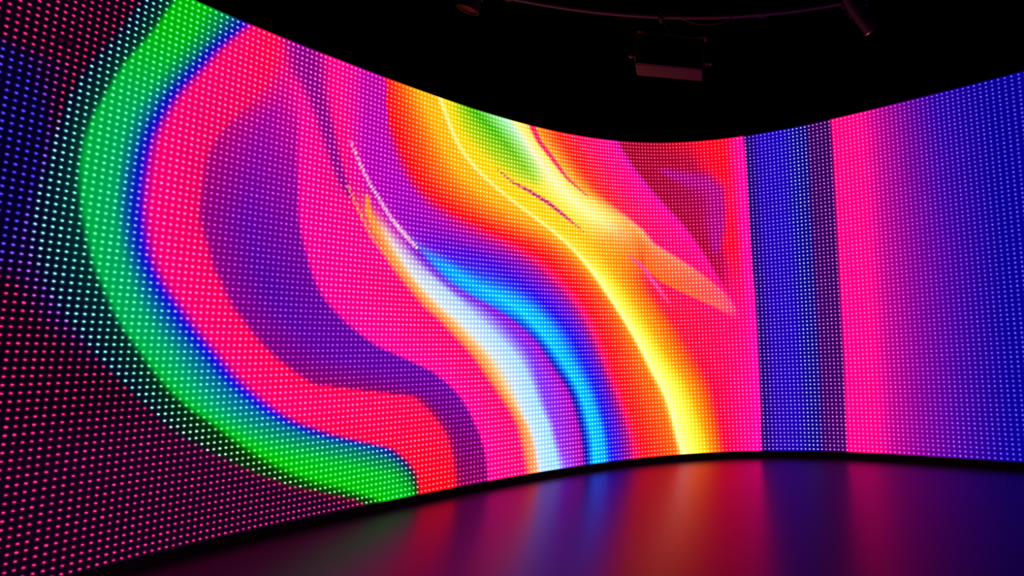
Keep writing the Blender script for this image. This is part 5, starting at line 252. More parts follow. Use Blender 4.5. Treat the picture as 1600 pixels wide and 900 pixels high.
[(-249, 3259, 45, 0, 185, 190, 140, 255), (-211, 3261, 45, 0, 185, 189, 140, 255), (-136, 3264, 44, 0, 185, 188, 139, 255), (-60, 3267, 44, 0, 185, 187, 138, 255), (16, 3269, 44, 0, 186, 185, 138, 255), (92, 3272, 43, 0, 186, 184, 137, 255), (169, 3274, 43, 0, 186, 182, 136, 255), (246, 3276, 43, 0, 186, 181, 136, 255), (323, 3277, 42, 0, 186, 180, 135, 255), (401, 3279, 42, 0, 186, 178, 134, 255), (479, 3279, 42, 0, 187, 177, 133, 255), (557, 3280, 41, 0, 187, 176, 133, 255), (636, 3280, 41, 0, 187, 174, 132, 255), (715, 3279, 41, 0, 187, 173, 131, 255), (795, 3279, 40, 0, 187, 171, 131, 255), (875, 3278, 40, 0, 188, 170, 130, 255), (955, 3276, 40, 0, 188, 169, 129, 255), (1036, 3274, 39, 0, 188, 167, 129, 255), (1117, 3272, 39, 0, 188, 166, 128, 255), (1199, 3270, 39, 0, 188, 164, 127, 255), (1281, 3268, 38, 0, 188, 163, 127, 255), (1363, 3266, 38, 0, 189, 162, 126, 255), (1446, 3265, 38, 0, 189, 160, 125, 255), (1529, 3265, 37, 0, 189, 159, 124, 255), (1613, 3264, 37, 0, 189, 158, 124, 255), (1697, 3264, 37, 0, 189, 156, 123, 255), (1781, 3263, 36, 0, 189, 155, 122, 255), (1866, 3262, 36, 0, 190, 153, 122, 255), (1952, 3260, 36, 0, 190, 152, 121, 255), (2038, 3258, 35, 0, 190, 151, 120, 255), (2081, 3256, 35, 0, 190, 150, 120, 255)],
[(-246, 3389, 35, 0, 190, 170, 150, 255), (-209, 3391, 35, 0, 190, 170, 150, 255), (-134, 3394, 35, 0, 190, 169, 149, 255), (-59, 3397, 35, 0, 190, 168, 149, 255), (16, 3399, 34, 0, 191, 168, 149, 255), (92, 3402, 34, 0, 191, 167, 148, 255), (167, 3404, 34, 0, 191, 166, 148, 255), (243, 3406, 34, 0, 191, 166, 148, 255), (320, 3408, 34, 0, 191, 165, 147, 255), (397, 3409, 34, 0, 191, 164, 147, 255), (474, 3410, 33, 0, 192, 163, 147, 255), (551, 3410, 33, 0, 192, 163, 146, 255), (629, 3410, 33, 0, 192, 162, 146, 255), (707, 3410, 33, 0, 192, 161, 146, 255), (786, 3409, 33, 0, 192, 161, 145, 255), (865, 3408, 32, 0, 192, 160, 145, 255), (944, 3407, 32, 0, 193, 159, 145, 255), (1024, 3405, 32, 0, 193, 159, 144, 255), (1104, 3403, 32, 0, 193, 158, 144, 255), (1185, 3400, 32, 0, 193, 157, 144, 255), (1266, 3398, 32, 0, 193, 157, 143, 255), (1348, 3397, 31, 0, 194, 156, 143, 255), (1429, 3396, 31, 0, 194, 155, 143, 255), (1511, 3396, 31, 0, 194, 154, 142, 255), (1594, 3395, 31, 0, 194, 154, 142, 255), (1677, 3395, 31, 0, 194, 153, 142, 255), (1760, 3394, 31, 0, 194, 152, 141, 255), (1844, 3393, 30, 0, 195, 152, 141, 255), (1928, 3392, 30, 0, 195, 151, 141, 255), (2013, 3389, 30, 0, 195, 150, 140, 255), (2055, 3388, 30, 0, 195, 150, 140, 255)],
[(-243, 3467, 15, 5, 150, 208, 198, 255), (-206, 3469, 15, 5, 150, 208, 198, 255), (-132, 3472, 15, 5, 150, 208, 198, 255), (-58, 3475, 14, 5, 150, 208, 198, 255), (17, 3477, 14, 6, 150, 208, 198, 255), (92, 3480, 14, 6, 150, 208, 198, 255), (167, 3481, 14, 6, 150, 208, 198, 255), (243, 3483, 14, 6, 150, 208, 198, 255), (318, 3485, 13, 6, 150, 208, 198, 255), (395, 3486, 13, 6, 150, 208, 199, 255), (471, 3487, 13, 7, 150, 208, 199, 255), (548, 3487, 13, 7, 150, 208, 199, 255), (625, 3488, 12, 7, 150, 208, 199, 255), (703, 3488, 12, 7, 150, 208, 199, 255), (780, 3488, 12, 7, 150, 208, 199, 255), (859, 3488, 12, 7, 150, 208, 199, 255), (937, 3487, 11, 8, 150, 208, 199, 255), (1016, 3487, 11, 8, 150, 208, 199, 255), (1096, 3487, 11, 8, 150, 208, 199, 255), (1175, 3488, 11, 8, 150, 208, 199, 255), (1255, 3488, 11, 8, 150, 208, 199, 255), (1336, 3488, 10, 8, 150, 208, 199, 255), (1416, 3489, 10, 9, 150, 208, 199, 255), (1497, 3489, 10, 9, 150, 208, 199, 255), (1579, 3489, 10, 9, 150, 208, 200, 255), (1661, 3489, 9, 9, 150, 208, 200, 255), (1743, 3490, 9, 9, 150, 208, 200, 255), (1825, 3491, 9, 9, 150, 208, 200, 255), (1908, 3490, 9, 10, 150, 208, 200, 255), (1993, 3487, 8, 10, 150, 208, 200, 255), (2078, 3481, 8, 10, 150, 208, 200, 255), (2164, 3473, 8, 10, 150, 208, 200, 255)],
[(-241, 3518, 25, 0, 140, 200, 190, 255), (-204, 3519, 25, 0, 140, 200, 190, 255), (-130, 3522, 25, 0, 140, 200, 190, 255), (-56, 3525, 24, 0, 139, 199, 189, 255), (18, 3528, 24, 1, 139, 199, 189, 255), (92, 3530, 24, 1, 139, 199, 189, 255), (167, 3532, 23, 1, 138, 198, 188, 255), (242, 3533, 23, 1, 138, 198, 188, 255), (318, 3535, 23, 1, 138, 198, 188, 255), (393, 3536, 22, 1, 137, 197, 187, 255), (469, 3537, 22, 2, 137, 197, 187, 255), (546, 3538, 22, 2, 137, 197, 187, 255), (622, 3538, 21, 2, 136, 196, 186, 255), (699, 3539, 21, 2, 136, 196, 186, 255), (777, 3538, 21, 2, 136, 196, 186, 255), (855, 3538, 20, 2, 135, 195, 185, 255), (933, 3538, 20, 3, 135, 195, 185, 255), (1011, 3538, 20, 3, 135, 195, 185, 255), (1090, 3538, 19, 3, 134, 194, 184, 255), (1169, 3538, 19, 3, 134, 194, 184, 255), (1249, 3539, 19, 3, 134, 194, 184, 255), (1329, 3539, 18, 3, 133, 193, 183, 255), (1409, 3539, 18, 4, 133, 193, 183, 255), (1490, 3539, 18, 4, 133, 193, 183, 255), (1571, 3539, 17, 4, 132, 192, 182, 255), (1652, 3540, 17, 4, 132, 192, 182, 255), (1733, 3541, 17, 4, 132, 192, 182, 255), (1815, 3542, 16, 4, 131, 191, 181, 255), (1898, 3541, 16, 5, 131, 191, 181, 255), (1982, 3538, 16, 5, 131, 191, 181, 255), (2066, 3532, 15, 5, 130, 190, 180, 255), (2152, 3524, 15, 5, 130, 190, 180, 255)],
[(-239, 3548, 60, 0, 110, 225, 120, 230), (-203, 3550, 60, 0, 110, 225, 120, 230), (-129, 3553, 60, 0, 109, 225, 120, 230), (-55, 3556, 59, 0, 109, 225, 121, 230), (19, 3558, 59, 0, 108, 225, 121, 230), (93, 3561, 59, 0, 108, 225, 121, 230), (167, 3563, 58, 0, 107, 225, 122, 230), (242, 3564, 58, 0, 107, 225, 122, 230), (317, 3566, 58, 0, 106, 225, 122, 230), (393, 3567, 57, 0, 106, 225, 123, 230), (468, 3568, 57, 0, 105, 225, 123, 230), (544, 3569, 57, 0, 105, 225, 123, 230), (621, 3569, 56, 0, 104, 225, 124, 230), (698, 3569, 56, 0, 104, 225, 124, 230), (775, 3569, 56, 0, 103, 225, 124, 230), (852, 3569, 55, 0, 103, 225, 125, 230), (930, 3569, 55, 0, 102, 225, 125, 230), (1008, 3569, 55, 0, 102, 225, 125, 230), (1087, 3569, 54, 0, 101, 225, 126, 230), (1166, 3569, 54, 0, 101, 225, 126, 230), (1245, 3570, 54, 0, 100, 225, 126, 230), (1324, 3570, 53, 0, 100, 225, 127, 230), (1404, 3571, 53, 0, 99, 225, 127, 230), (1485, 3571, 53, 0, 99, 225, 127, 230), (1565, 3571, 52, 0, 98, 225, 128, 230), (1646, 3572, 52, 0, 98, 225, 128, 230), (1727, 3573, 52, 0, 97, 225, 128, 230), (1809, 3573, 51, 0, 97, 225, 129, 230), (1891, 3573, 51, 0, 96, 225, 129, 230), (1975, 3570, 51, 0, 96, 225, 129, 230), (2059, 3564, 50, 0, 95, 225, 130, 230), (2144, 3556, 50, 0, 95, 225, 130, 230)],
[(-232, 3670, 75, 0, 105, 235, 130, 235), (-196, 3672, 75, 0, 105, 235, 130, 235), (-123, 3675, 74, 0, 104, 235, 130, 235), (-51, 3678, 73, 0, 104, 235, 129, 234), (22, 3680, 72, 0, 103, 234, 129, 234), (95, 3683, 71, 0, 103, 234, 129, 234), (168, 3685, 70, 0, 102, 234, 128, 233), (242, 3687, 70, 0, 102, 234, 128, 233), (316, 3688, 69, 0, 101, 234, 128, 233), (390, 3689, 68, 0, 101, 234, 127, 232), (464, 3691, 67, 0, 100, 233, 127, 232), (539, 3692, 66, 0, 100, 233, 127, 232), (614, 3692, 66, 0, 99, 233, 126, 231), (690, 3692, 65, 0, 99, 233, 126, 231), (766, 3692, 64, 0, 98, 233, 126, 231), (842, 3692, 63, 0, 98, 233, 125, 230), (919, 3692, 62, 0, 97, 232, 125, 230), (996, 3692, 61, 0, 97, 232, 125, 230), (1073, 3693, 61, 0, 96, 232, 124, 229), (1150, 3693, 60, 0, 96, 232, 124, 229), (1228, 3694, 59, 0, 95, 232, 124, 229), (1307, 3694, 58, 0, 95, 232, 123, 228), (1385, 3695, 57, 0, 94, 231, 123, 228), (1464, 3695, 57, 0, 94, 231, 123, 228), (1544, 3695, 56, 0, 93, 231, 122, 227), (1623, 3696, 55, 0, 93, 231, 122, 227), (1703, 3697, 54, 0, 92, 231, 122, 227), (1784, 3698, 53, 0, 92, 231, 121, 226), (1865, 3697, 52, 0, 91, 230, 121, 226), (1947, 3695, 52, 0, 91, 230, 121, 226), (2030, 3689, 51, 0, 90, 230, 120, 225), (2114, 3681, 50, 0, 90, 230, 120, 225)],
[(-231, 3685, 245, 0, 145, 255, 117, 234), (-195, 3687, 245, 0, 145, 255, 117, 234), (-123, 3690, 245, 0, 144, 255, 117, 233), (-50, 3693, 245, 0, 143, 255, 117, 233), (22, 3696, 246, 0, 143, 255, 117, 232), (95, 3698, 246, 0, 142, 255, 117, 232), (168, 3700, 246, 0, 141, 255, 117, 232), (242, 3702, 246, 0, 141, 255, 117, 231), (316, 3703, 246, 0, 140, 255, 117, 231), (390, 3705, 246, 0, 139, 255, 117, 230), (464, 3706, 247, 0, 139, 255, 117, 230), (539, 3707, 247, 0, 138, 255, 117, 229), (614, 3707, 247, 0, 137, 255, 117, 229), (689, 3708, 247, 0, 137, 255, 117, 229), (765, 3708, 247, 0, 136, 255, 117, 228), (841, 3708, 247, 0, 135, 255, 117, 228), (917, 3708, 248, 0, 135, 255, 117, 227), (994, 3708, 248, 0, 134, 255, 117, 227), (1071, 3708, 248, 0, 134, 255, 117, 227), (1148, 3709, 248, 0, 133, 255, 117, 226), (1226, 3709, 248, 0, 132, 255, 117, 226), (1304, 3710, 248, 0, 132, 255, 117, 225), (1383, 3710, 249, 0, 131, 255, 117, 225), (1462, 3710, 249, 0, 130, 255, 117, 224), (1541, 3711, 249, 0, 130, 255, 117, 224), (1620, 3712, 249, 0, 129, 255, 117, 224), (1700, 3713, 249, 0, 128, 255, 117, 223), (1780, 3714, 249, 0, 128, 255, 117, 223), (1861, 3713, 250, 0, 127, 255, 117, 222), (1943, 3710, 250, 0, 126, 255, 117, 222), (2026, 3704, 250, 0, 126, 255, 117, 222), (2110, 3697, 250, 0, 125, 255, 117, 221)],
[(-220, 3826, 255, 0, 140, 255, 117, 228), (-185, 3828, 255, 0, 140, 255, 117, 228), (-114, 3831, 255, 0, 140, 255, 117, 228), (-43, 3835, 255, 0, 139, 255, 117, 227), (28, 3837, 255, 0, 139, 255, 117, 227), (99, 3840, 255, 0, 139, 255, 117, 227), (170, 3842, 255, 0, 138, 255, 117, 227), (242, 3844, 255, 0, 138, 255, 117, 227), (314, 3846, 255, 0, 138, 255, 117, 227), (387, 3848, 255, 0, 137, 255, 117, 226), (460, 3849, 255, 0, 137, 255, 117, 226), (533, 3850, 255, 0, 137, 255, 117, 226), (606, 3851, 255, 0, 136, 255, 117, 226), (680, 3851, 255, 0, 136, 255, 117, 226), (754, 3852, 255, 0, 136, 255, 117, 226), (828, 3852, 255, 0, 135, 255, 117, 225), (903, 3852, 255, 0, 135, 255, 117, 225), (979, 3852, 255, 0, 135, 255, 117, 225), (1054, 3853, 255, 0, 134, 255, 117, 225), (1130, 3854, 255, 0, 134, 255, 117, 225), (1206, 3855, 255, 0, 134, 255, 117, 224), (1283, 3855, 255, 0, 133, 255, 117, 224), (1359, 3856, 255, 0, 133, 255, 117, 224), (1437, 3857, 255, 0, 133, 255, 117, 224), (1514, 3857, 255, 0, 132, 255, 117, 224), (1592, 3858, 255, 0, 132, 255, 117, 224), (1670, 3860, 255, 0, 132, 255, 117, 223), (1749, 3861, 255, 0, 131, 255, 117, 223), (1829, 3860, 255, 0, 131, 255, 117, 223), (1909, 3858, 255, 0, 131, 255, 117, 223), (1990, 3852, 255, 0, 130, 255, 117, 223), (2073, 3845, 255, 0, 130, 255, 117, 222)],
[(-209, 3954, 195, 0, 145, 244, 92, 238), (-175, 3955, 195, 0, 145, 244, 92, 238), (-105, 3959, 195, 0, 145, 244, 92, 238), (-36, 3962, 195, 0, 145, 244, 92, 238), (33, 3965, 194, 0, 144, 243, 92, 238), (103, 3968, 194, 0, 144, 243, 91, 238), (173, 3970, 194, 0, 144, 243, 91, 238), (243, 3973, 194, 0, 144, 243, 91, 237), (314, 3975, 194, 0, 144, 243, 91, 237), (385, 3977, 194, 0, 144, 243, 91, 237), (456, 3978, 193, 0, 143, 243, 91, 237), (528, 3980, 193, 0, 143, 243, 91, 237), (599, 3981, 193, 0, 143, 243, 91, 237), (672, 3982, 193, 0, 143, 243, 90, 237), (744, 3982, 193, 0, 143, 243, 90, 237), (817, 3983, 193, 0, 143, 243, 90, 237), (891, 3983, 192, 0, 142, 243, 90, 236), (964, 3984, 192, 0, 142, 243, 90, 236), (1038, 3985, 192, 0, 142, 243, 90, 236), (1113, 3986, 192, 0, 142, 243, 90, 236), (1187, 3987, 192, 0, 142, 243, 90, 236), (1262, 3988, 192, 0, 142, 243, 90, 236), (1338, 3989, 191, 0, 141, 242, 89, 236), (1414, 3990, 191, 0, 141, 242, 89, 236), (1490, 3991, 191, 0, 141, 242, 89, 236), (1566, 3992, 191, 0, 141, 242, 89, 235), (1643, 3994, 191, 0, 141, 242, 89, 235), (1720, 3995, 191, 0, 141, 242, 89, 235), (1798, 3995, 190, 0, 140, 242, 89, 235), (1877, 3993, 190, 0, 140, 242, 89, 235), (1957, 3988, 190, 0, 140, 242, 89, 235), (2038, 3981, 190, 0, 140, 242, 88, 235)],
[(-194, 4112, 135, 0, 155, 215, 80, 245), (-160, 4114, 135, 0, 155, 215, 80, 245), (-93, 4118, 135, 0, 155, 215, 79, 245), (-26, 4122, 134, 0, 154, 215, 79, 245), (41, 4125, 134, 0, 154, 215, 78, 245), (109, 4128, 134, 0, 154, 215, 78, 245), (177, 4131, 134, 0, 154, 215, 77, 245), (245, 4134, 133, 0, 153, 215, 76, 245), (314, 4136, 133, 0, 153, 215, 76, 245), (383, 4138, 133, 0, 153, 215, 75, 245), (452, 4141, 132, 0, 152, 215, 75, 245), (521, 4142, 132, 0, 152, 215, 74, 245), (591, 4144, 132, 0, 152, 215, 74, 245), (662, 4145, 132, 0, 152, 215, 73, 245), (732, 4146, 131, 0, 151, 215, 73, 245), (803, 4147, 131, 0, 151, 215, 72, 245), (875, 4148, 131, 0, 151, 215, 72, 245), (946, 4150, 131, 0, 151, 215, 71, 245), (1018, 4151, 130, 0, 150, 215, 71, 245), (1091, 4152, 130, 0, 150, 215, 70, 245), (1164, 4154, 128, 0, 150, 214, 71, 245), (1237, 4156, 127, 0, 150, 213, 72, 245), (1310, 4157, 125, 0, 150, 212, 72, 245), (1384, 4159, 123, 0, 150, 212, 73, 245), (1459, 4160, 122, 0, 150, 211, 74, 245), (1533, 4162, 120, 0, 150, 210, 75, 245), (1608, 4164, 118, 0, 150, 209, 76, 245), (1684, 4166, 117, 0, 150, 208, 77, 245), (1760, 4167, 115, 0, 150, 208, 78, 245), (1837, 4165, 113, 0, 150, 207, 78, 245), (1915, 4161, 112, 0, 150, 206, 79, 245), (1995, 4154, 110, 0, 150, 205, 80, 245)],
[(-177, 4282, 85, 0, 165, 185, 100, 250), (-145, 4284, 85, 0, 165, 185, 99, 250), (-80, 4288, 85, 0, 165, 184, 98, 250), (-15, 4292, 84, 0, 164, 184, 96, 250), (50, 4296, 84, 0, 164, 183, 94, 250), (116, 4299, 84, 0, 164, 183, 93, 250), (181, 4303, 84, 0, 164, 182, 91, 250), (248, 4306, 83, 0, 163, 181, 89, 250), (314, 4309, 83, 0, 163, 181, 88, 250), (381, 4312, 83, 0, 163, 180, 86, 250), (448, 4314, 82, 0, 162, 180, 85, 250), (515, 4317, 82, 0, 162, 179, 83, 250), (583, 4319, 82, 0, 162, 179, 81, 250), (651, 4321, 82, 0, 162, 178, 80, 250), (719, 4322, 81, 0, 161, 178, 78, 250), (788, 4324, 81, 0, 161, 177, 76, 250), (857, 4325, 81, 0, 161, 177, 75, 250), (927, 4327, 81, 0, 161, 176, 73, 250), (997, 4329, 80, 0, 160, 176, 72, 250), (1067, 4331, 80, 0, 160, 175, 70, 250), (1138, 4333, 77, 0, 160, 172, 72, 250), (1209, 4336, 74, 0, 161, 169, 75, 251), (1281, 4338, 71, 0, 161, 166, 78, 251), (1353, 4340, 68, 0, 162, 163, 80, 252), (1425, 4342, 65, 0, 162, 160, 82, 252), (1498, 4344, 62, 0, 162, 158, 85, 252), (1571, 4347, 60, 0, 163, 155, 88, 253), (1644, 4350, 57, 0, 163, 152, 90, 253), (1718, 4351, 54, 0, 164, 149, 92, 254), (1794, 4350, 51, 0, 164, 146, 95, 254), (1870, 4347, 48, 0, 165, 143, 98, 255), (1947, 4341, 45, 0, 165, 140, 100, 255)],
[(-149, 4564, 15, 0, 160, 110, 90, 255), (-119, 4566, 15, 0, 160, 110, 90, 255), (-58, 4571, 15, 0, 160, 110, 90, 255), (3, 4575, 14, 0, 159, 110, 90, 255), (65, 4579, 14, 0, 159, 110, 90, 255), (127, 4583, 14, 0, 159, 110, 90, 255), (189, 4587, 14, 0, 158, 110, 90, 255), (251, 4591, 14, 0, 158, 110, 90, 255), (314, 4594, 13, 0, 158, 110, 90, 255), (377, 4597, 13, 0, 157, 110, 90, 255), (440, 4600, 13, 0, 157, 110, 90, 255), (504, 4603, 13, 0, 157, 110, 90, 255), (568, 4606, 12, 0, 156, 110, 90, 255), (633, 4608, 12, 0, 156, 110, 90, 255), (698, 4610, 12, 0, 156, 110, 90, 255), (763, 4612, 12, 0, 155, 110, 90, 255), (829, 4615, 11, 0, 155, 110, 90, 255), (895, 4617, 11, 0, 155, 110, 90, 255), (961, 4619, 11, 0, 154, 110, 90, 255), (1028, 4622, 11, 0, 154, 110, 90, 255), (1096, 4624, 11, 0, 154, 110, 90, 255), (1163, 4627, 10, 0, 153, 110, 90, 255), (1231, 4630, 10, 0, 153, 110, 90, 255), (1300, 4632, 10, 0, 153, 110, 90, 255), (1369, 4634, 10, 0, 152, 110, 90, 255), (1438, 4637, 9, 0, 152, 110, 90, 255), (1508, 4640, 9, 0, 152, 110, 90, 255), (1578, 4643, 9, 0, 151, 110, 90, 255), (1648, 4645, 9, 0, 151, 110, 90, 255), (1720, 4645, 8, 0, 151, 110, 90, 255), (1793, 4643, 8, 0, 150, 110, 90, 255), (1867, 4639, 8, 0, 150, 110, 90, 255)],
[(-39, 5947, 8, 0, 150, 90, 80, 255), (-16, 5950, 8, 0, 150, 90, 80, 255), (29, 5956, 8, 0, 150, 90, 80, 255), (75, 5961, 8, 0, 149, 90, 80, 255), (121, 5967, 8, 0, 149, 90, 80, 255), (168, 5972, 8, 0, 149, 90, 80, 255), (214, 5978, 7, 0, 148, 90, 80, 255), (261, 5983, 7, 0, 148, 90, 80, 255), (307, 5988, 7, 0, 148, 90, 80, 255), (355, 5993, 7, 0, 147, 90, 80, 255), (402, 5998, 7, 0, 147, 90, 80, 255), (449, 6003, 7, 0, 147, 90, 80, 255), (497, 6008, 7, 0, 146, 90, 80, 255), (545, 6012, 7, 0, 146, 90, 80, 255), (593, 6017, 7, 0, 146, 90, 80, 255), (641, 6021, 7, 0, 145, 90, 80, 255), (690, 6026, 6, 0, 145, 90, 80, 255), (739, 6031, 6, 0, 145, 90, 80, 255), (788, 6035, 6, 0, 144, 90, 80, 255), (837, 6040, 6, 0, 144, 90, 80, 255), (887, 6045, 6, 0, 144, 90, 80, 255), (936, 6050, 6, 0, 143, 90, 80, 255), (986, 6055, 6, 0, 143, 90, 80, 255), (1036, 6060, 6, 0, 143, 90, 80, 255), (1087, 6065, 6, 0, 142, 90, 80, 255), (1137, 6070, 6, 0, 142, 90, 80, 255), (1188, 6076, 5, 0, 142, 90, 80, 255), (1239, 6081, 5, 0, 141, 90, 80, 255), (1291, 6085, 5, 0, 141, 90, 80, 255), (1343, 6089, 5, 0, 141, 90, 80, 255), (1396, 6092, 5, 0, 140, 90, 80, 255), (1449, 6093, 5, 0, 140, 90, 80, 255)],
]
STROKES = [
([(0.365, 1.0134), (0.378, 0.9482), (0.392, 0.9098), (0.4104, 0.8576), (0.4264, 0.8037), (0.4409, 0.7561), (0.4551, 0.7154), (0.4715, 0.685)], [0.034, 0.03, 0.02, 0.014, 0.012, 0.01, 0.008, 0.003], (145, 0, 130), 0.7),
([(0.4618, 0.823), (0.4759, 0.7938), (0.4859, 0.7692), (0.507, 0.7287), (0.5323, 0.6882), (0.5564, 0.651), (0.5849, 0.6182), (0.6138, 0.5875)], [0.0005, 0.0014, 0.0018, 0.0018, 0.002, 0.003, 0.004, 0.002], (255, 215, 235), 0.6),
([(0.4613, 0.7169), (0.4766, 0.6832), (0.4961, 0.6422), (0.5156, 0.6034), (0.5432, 0.5665), (0.5711, 0.5315)], [0.001, 0.0015, 0.002, 0.002, 0.002, 0.001], (240, 150, 70), 0.5),
([(0.5042, 0.7003), (0.5083, 0.6599), (0.5244, 0.6141)], [0.002, 0.006, 0.004], (240, 150, 50), 0.5),
([(0.8935, 1.0303), (0.9064, 0.9934), (0.923, 0.9571), (0.9662, 0.9056), (1.0041, 0.8571), (1.0466, 0.822), (1.0759, 0.7985)], [0.01, 0.009, 0.008, 0.007, 0.005, 0.003, 0.001], (225, 25, 90), 0.3),
([(0.807, 0.8405), (0.8455, 0.8133), (0.8902, 0.7972), (0.9491, 0.768), (0.9961, 0.7346), (1.0533, 0.6901)], [0.001, 0.003, 0.005, 0.006, 0.005, 0.001], (195, 20, 110), 0.3),
([(1.1834, 0.6274), (1.2369, 0.5847), (1.2599, 0.5475), (1.285, 0.5122), (1.3159, 0.4685)], [0.001, 0.005, 0.006, 0.005, 0.001], (225, 70, 170), 0.4),
([(1.3125, 0.9052), (1.3882, 0.8728), (1.4455, 0.8564), (1.479, 0.8237), (1.4826, 0.7701), (1.4795, 0.7067), (1.4718, 0.6337)], [0.008, 0.022, 0.032, 0.034, 0.034, 0.028, 0.012], (190, 0, 135), 0.75),
]

S_A, S_B = 0.06, 2.38        # traced stretch of the wall; straight runs continue beyond both ends
S_MIN, S_MAX = -0.42, 2.95

def plan(s, f):
    s = np.atleast_1d(s).astype(float)
    t = np.clip(s, S_A, S_B)
    P = np.stack([np.polyval(f[0], t), np.polyval(f[1], t)], -1)
    D = np.stack([np.polyval(np.polyder(f[0]), t), np.polyval(np.polyder(f[1]), t)], -1)
    D /= np.linalg.norm(D, axis=-1, keepdims=True)
    return P + D * (s - t)[:, None], D

def wall_pt(s, v, off=0.0):
    """point on the screen in metres; off > 0 is towards the audience"""
    B, Db = plan(s, FIT_B); T, Dt = plan(s, FIT_T)
    v = np.atleast_1d(v)[:, None]
    P = (B * (1 - v) + T * v) * H
    D = Db * (1 - v) + Dt * v
    N = np.stack([D[:, 1], -D[:, 0]], -1)
    N /= np.linalg.norm(N, axis=-1, keepdims=True)
    P = P + N * off
    return np.concatenate([P, BASE + v * H], 1)

ROWS = 84
_gs = np.array([-0.5, 0.62, 1.08, 1.3, 1.5, 1.7, 1.9, 2.2, 3.0])
_gg = np.array([0.84, 0.70, 0.68, 0.86, 1.02, 1.05, 1.04, 1.22, 1.3])
cols = [S_MIN]
while cols[-1] < S_MAX:
    cols.append(cols[-1] + float(np.interp(cols[-1], _gs, _gg)) / ROWS)
cols = np.array(cols)
NC = len(cols) - 1           # cell i spans cols[i]..cols[i+1]

# colour curves of the shown picture: rows of height, arc position, glow colour (3), lamp colour (3)
_c = []
for line in CURVES:
    a = np.array(line, float)
    a[:, :2] /= 2000
    _c.append(a)

def curve_s(a, v):
    r = np.interp(v, a[:, 0], a[:, 1])
    n = min(3, len(a) - 1)
    k0 = (a[n, 1] - a[0, 1]) / max(1e-4, a[n, 0] - a[0, 0])
    k1 = (a[-1, 1] - a[-1 - n, 1]) / max(1e-4, a[-1, 0] - a[-1 - n, 0])
    r = np.where(v < a[0, 0], a[0, 1] + (v - a[0, 0]) * k0, r)
    return np.where(v > a[-1, 0], a[-1, 1] + (v - a[-1, 0]) * k1, r)

def content(S, vs):
    """S (nv,nu) arc positions, vs (nv,) heights -> glow and lamp colours in 0..255"""
    out = np.zeros(S.shape + (6,))
    for j, v in enumerate(vs):
        sk = np.array([float(curve_s(a, np.array(v))) for a in _c])
        sk = np.maximum.accumulate(sk) + np.arange(len(sk)) * 1e-6
        for ch in range(6):
            ck = np.array([np.interp(v, a[:, 0], a[:, 2 + ch]) for a in _c])
            out[j, :, ch] = np.interp(S[j], sk, ck)
    V = np.repeat(vs[:, None], S.shape[1], 1)
    for pts, wid, colr, soft in STROKES:
        best = np.full(S.shape, 9.0)
        for k in range(len(pts) - 1):
            (s0, v0), (s1, v1) = pts[k], pts[k + 1]
            dx, dy = s1 - s0, v1 - v0
            L2 = dx * dx + dy * dy + 1e-12
            t = np.clip(((S - s0) * dx + (V - v0) * dy) / L2, 0, 1)
            d = np.hypot(S - s0 - t * dx, V - v0 - t * dy) / np.maximum(wid[k] * (1 - t) + wid[k + 1] * t, 1e-4)
            best = np.minimum(best, d)
        al = np.clip((1 + soft - best) / (2 * soft), 0, 1)
        al = al * al * (3 - 2 * al)
        c3 = np.array(colr, float)
        l3 = 0.42 * 255 + 0.58 * c3 / max(c3.max(), 1) * 255
        for ch in range(3):
            out[..., ch] += (c3[ch] - out[..., ch]) * al
            out[..., 3 + ch] += (l3[ch] - out[..., 3 + ch]) * al
    return out

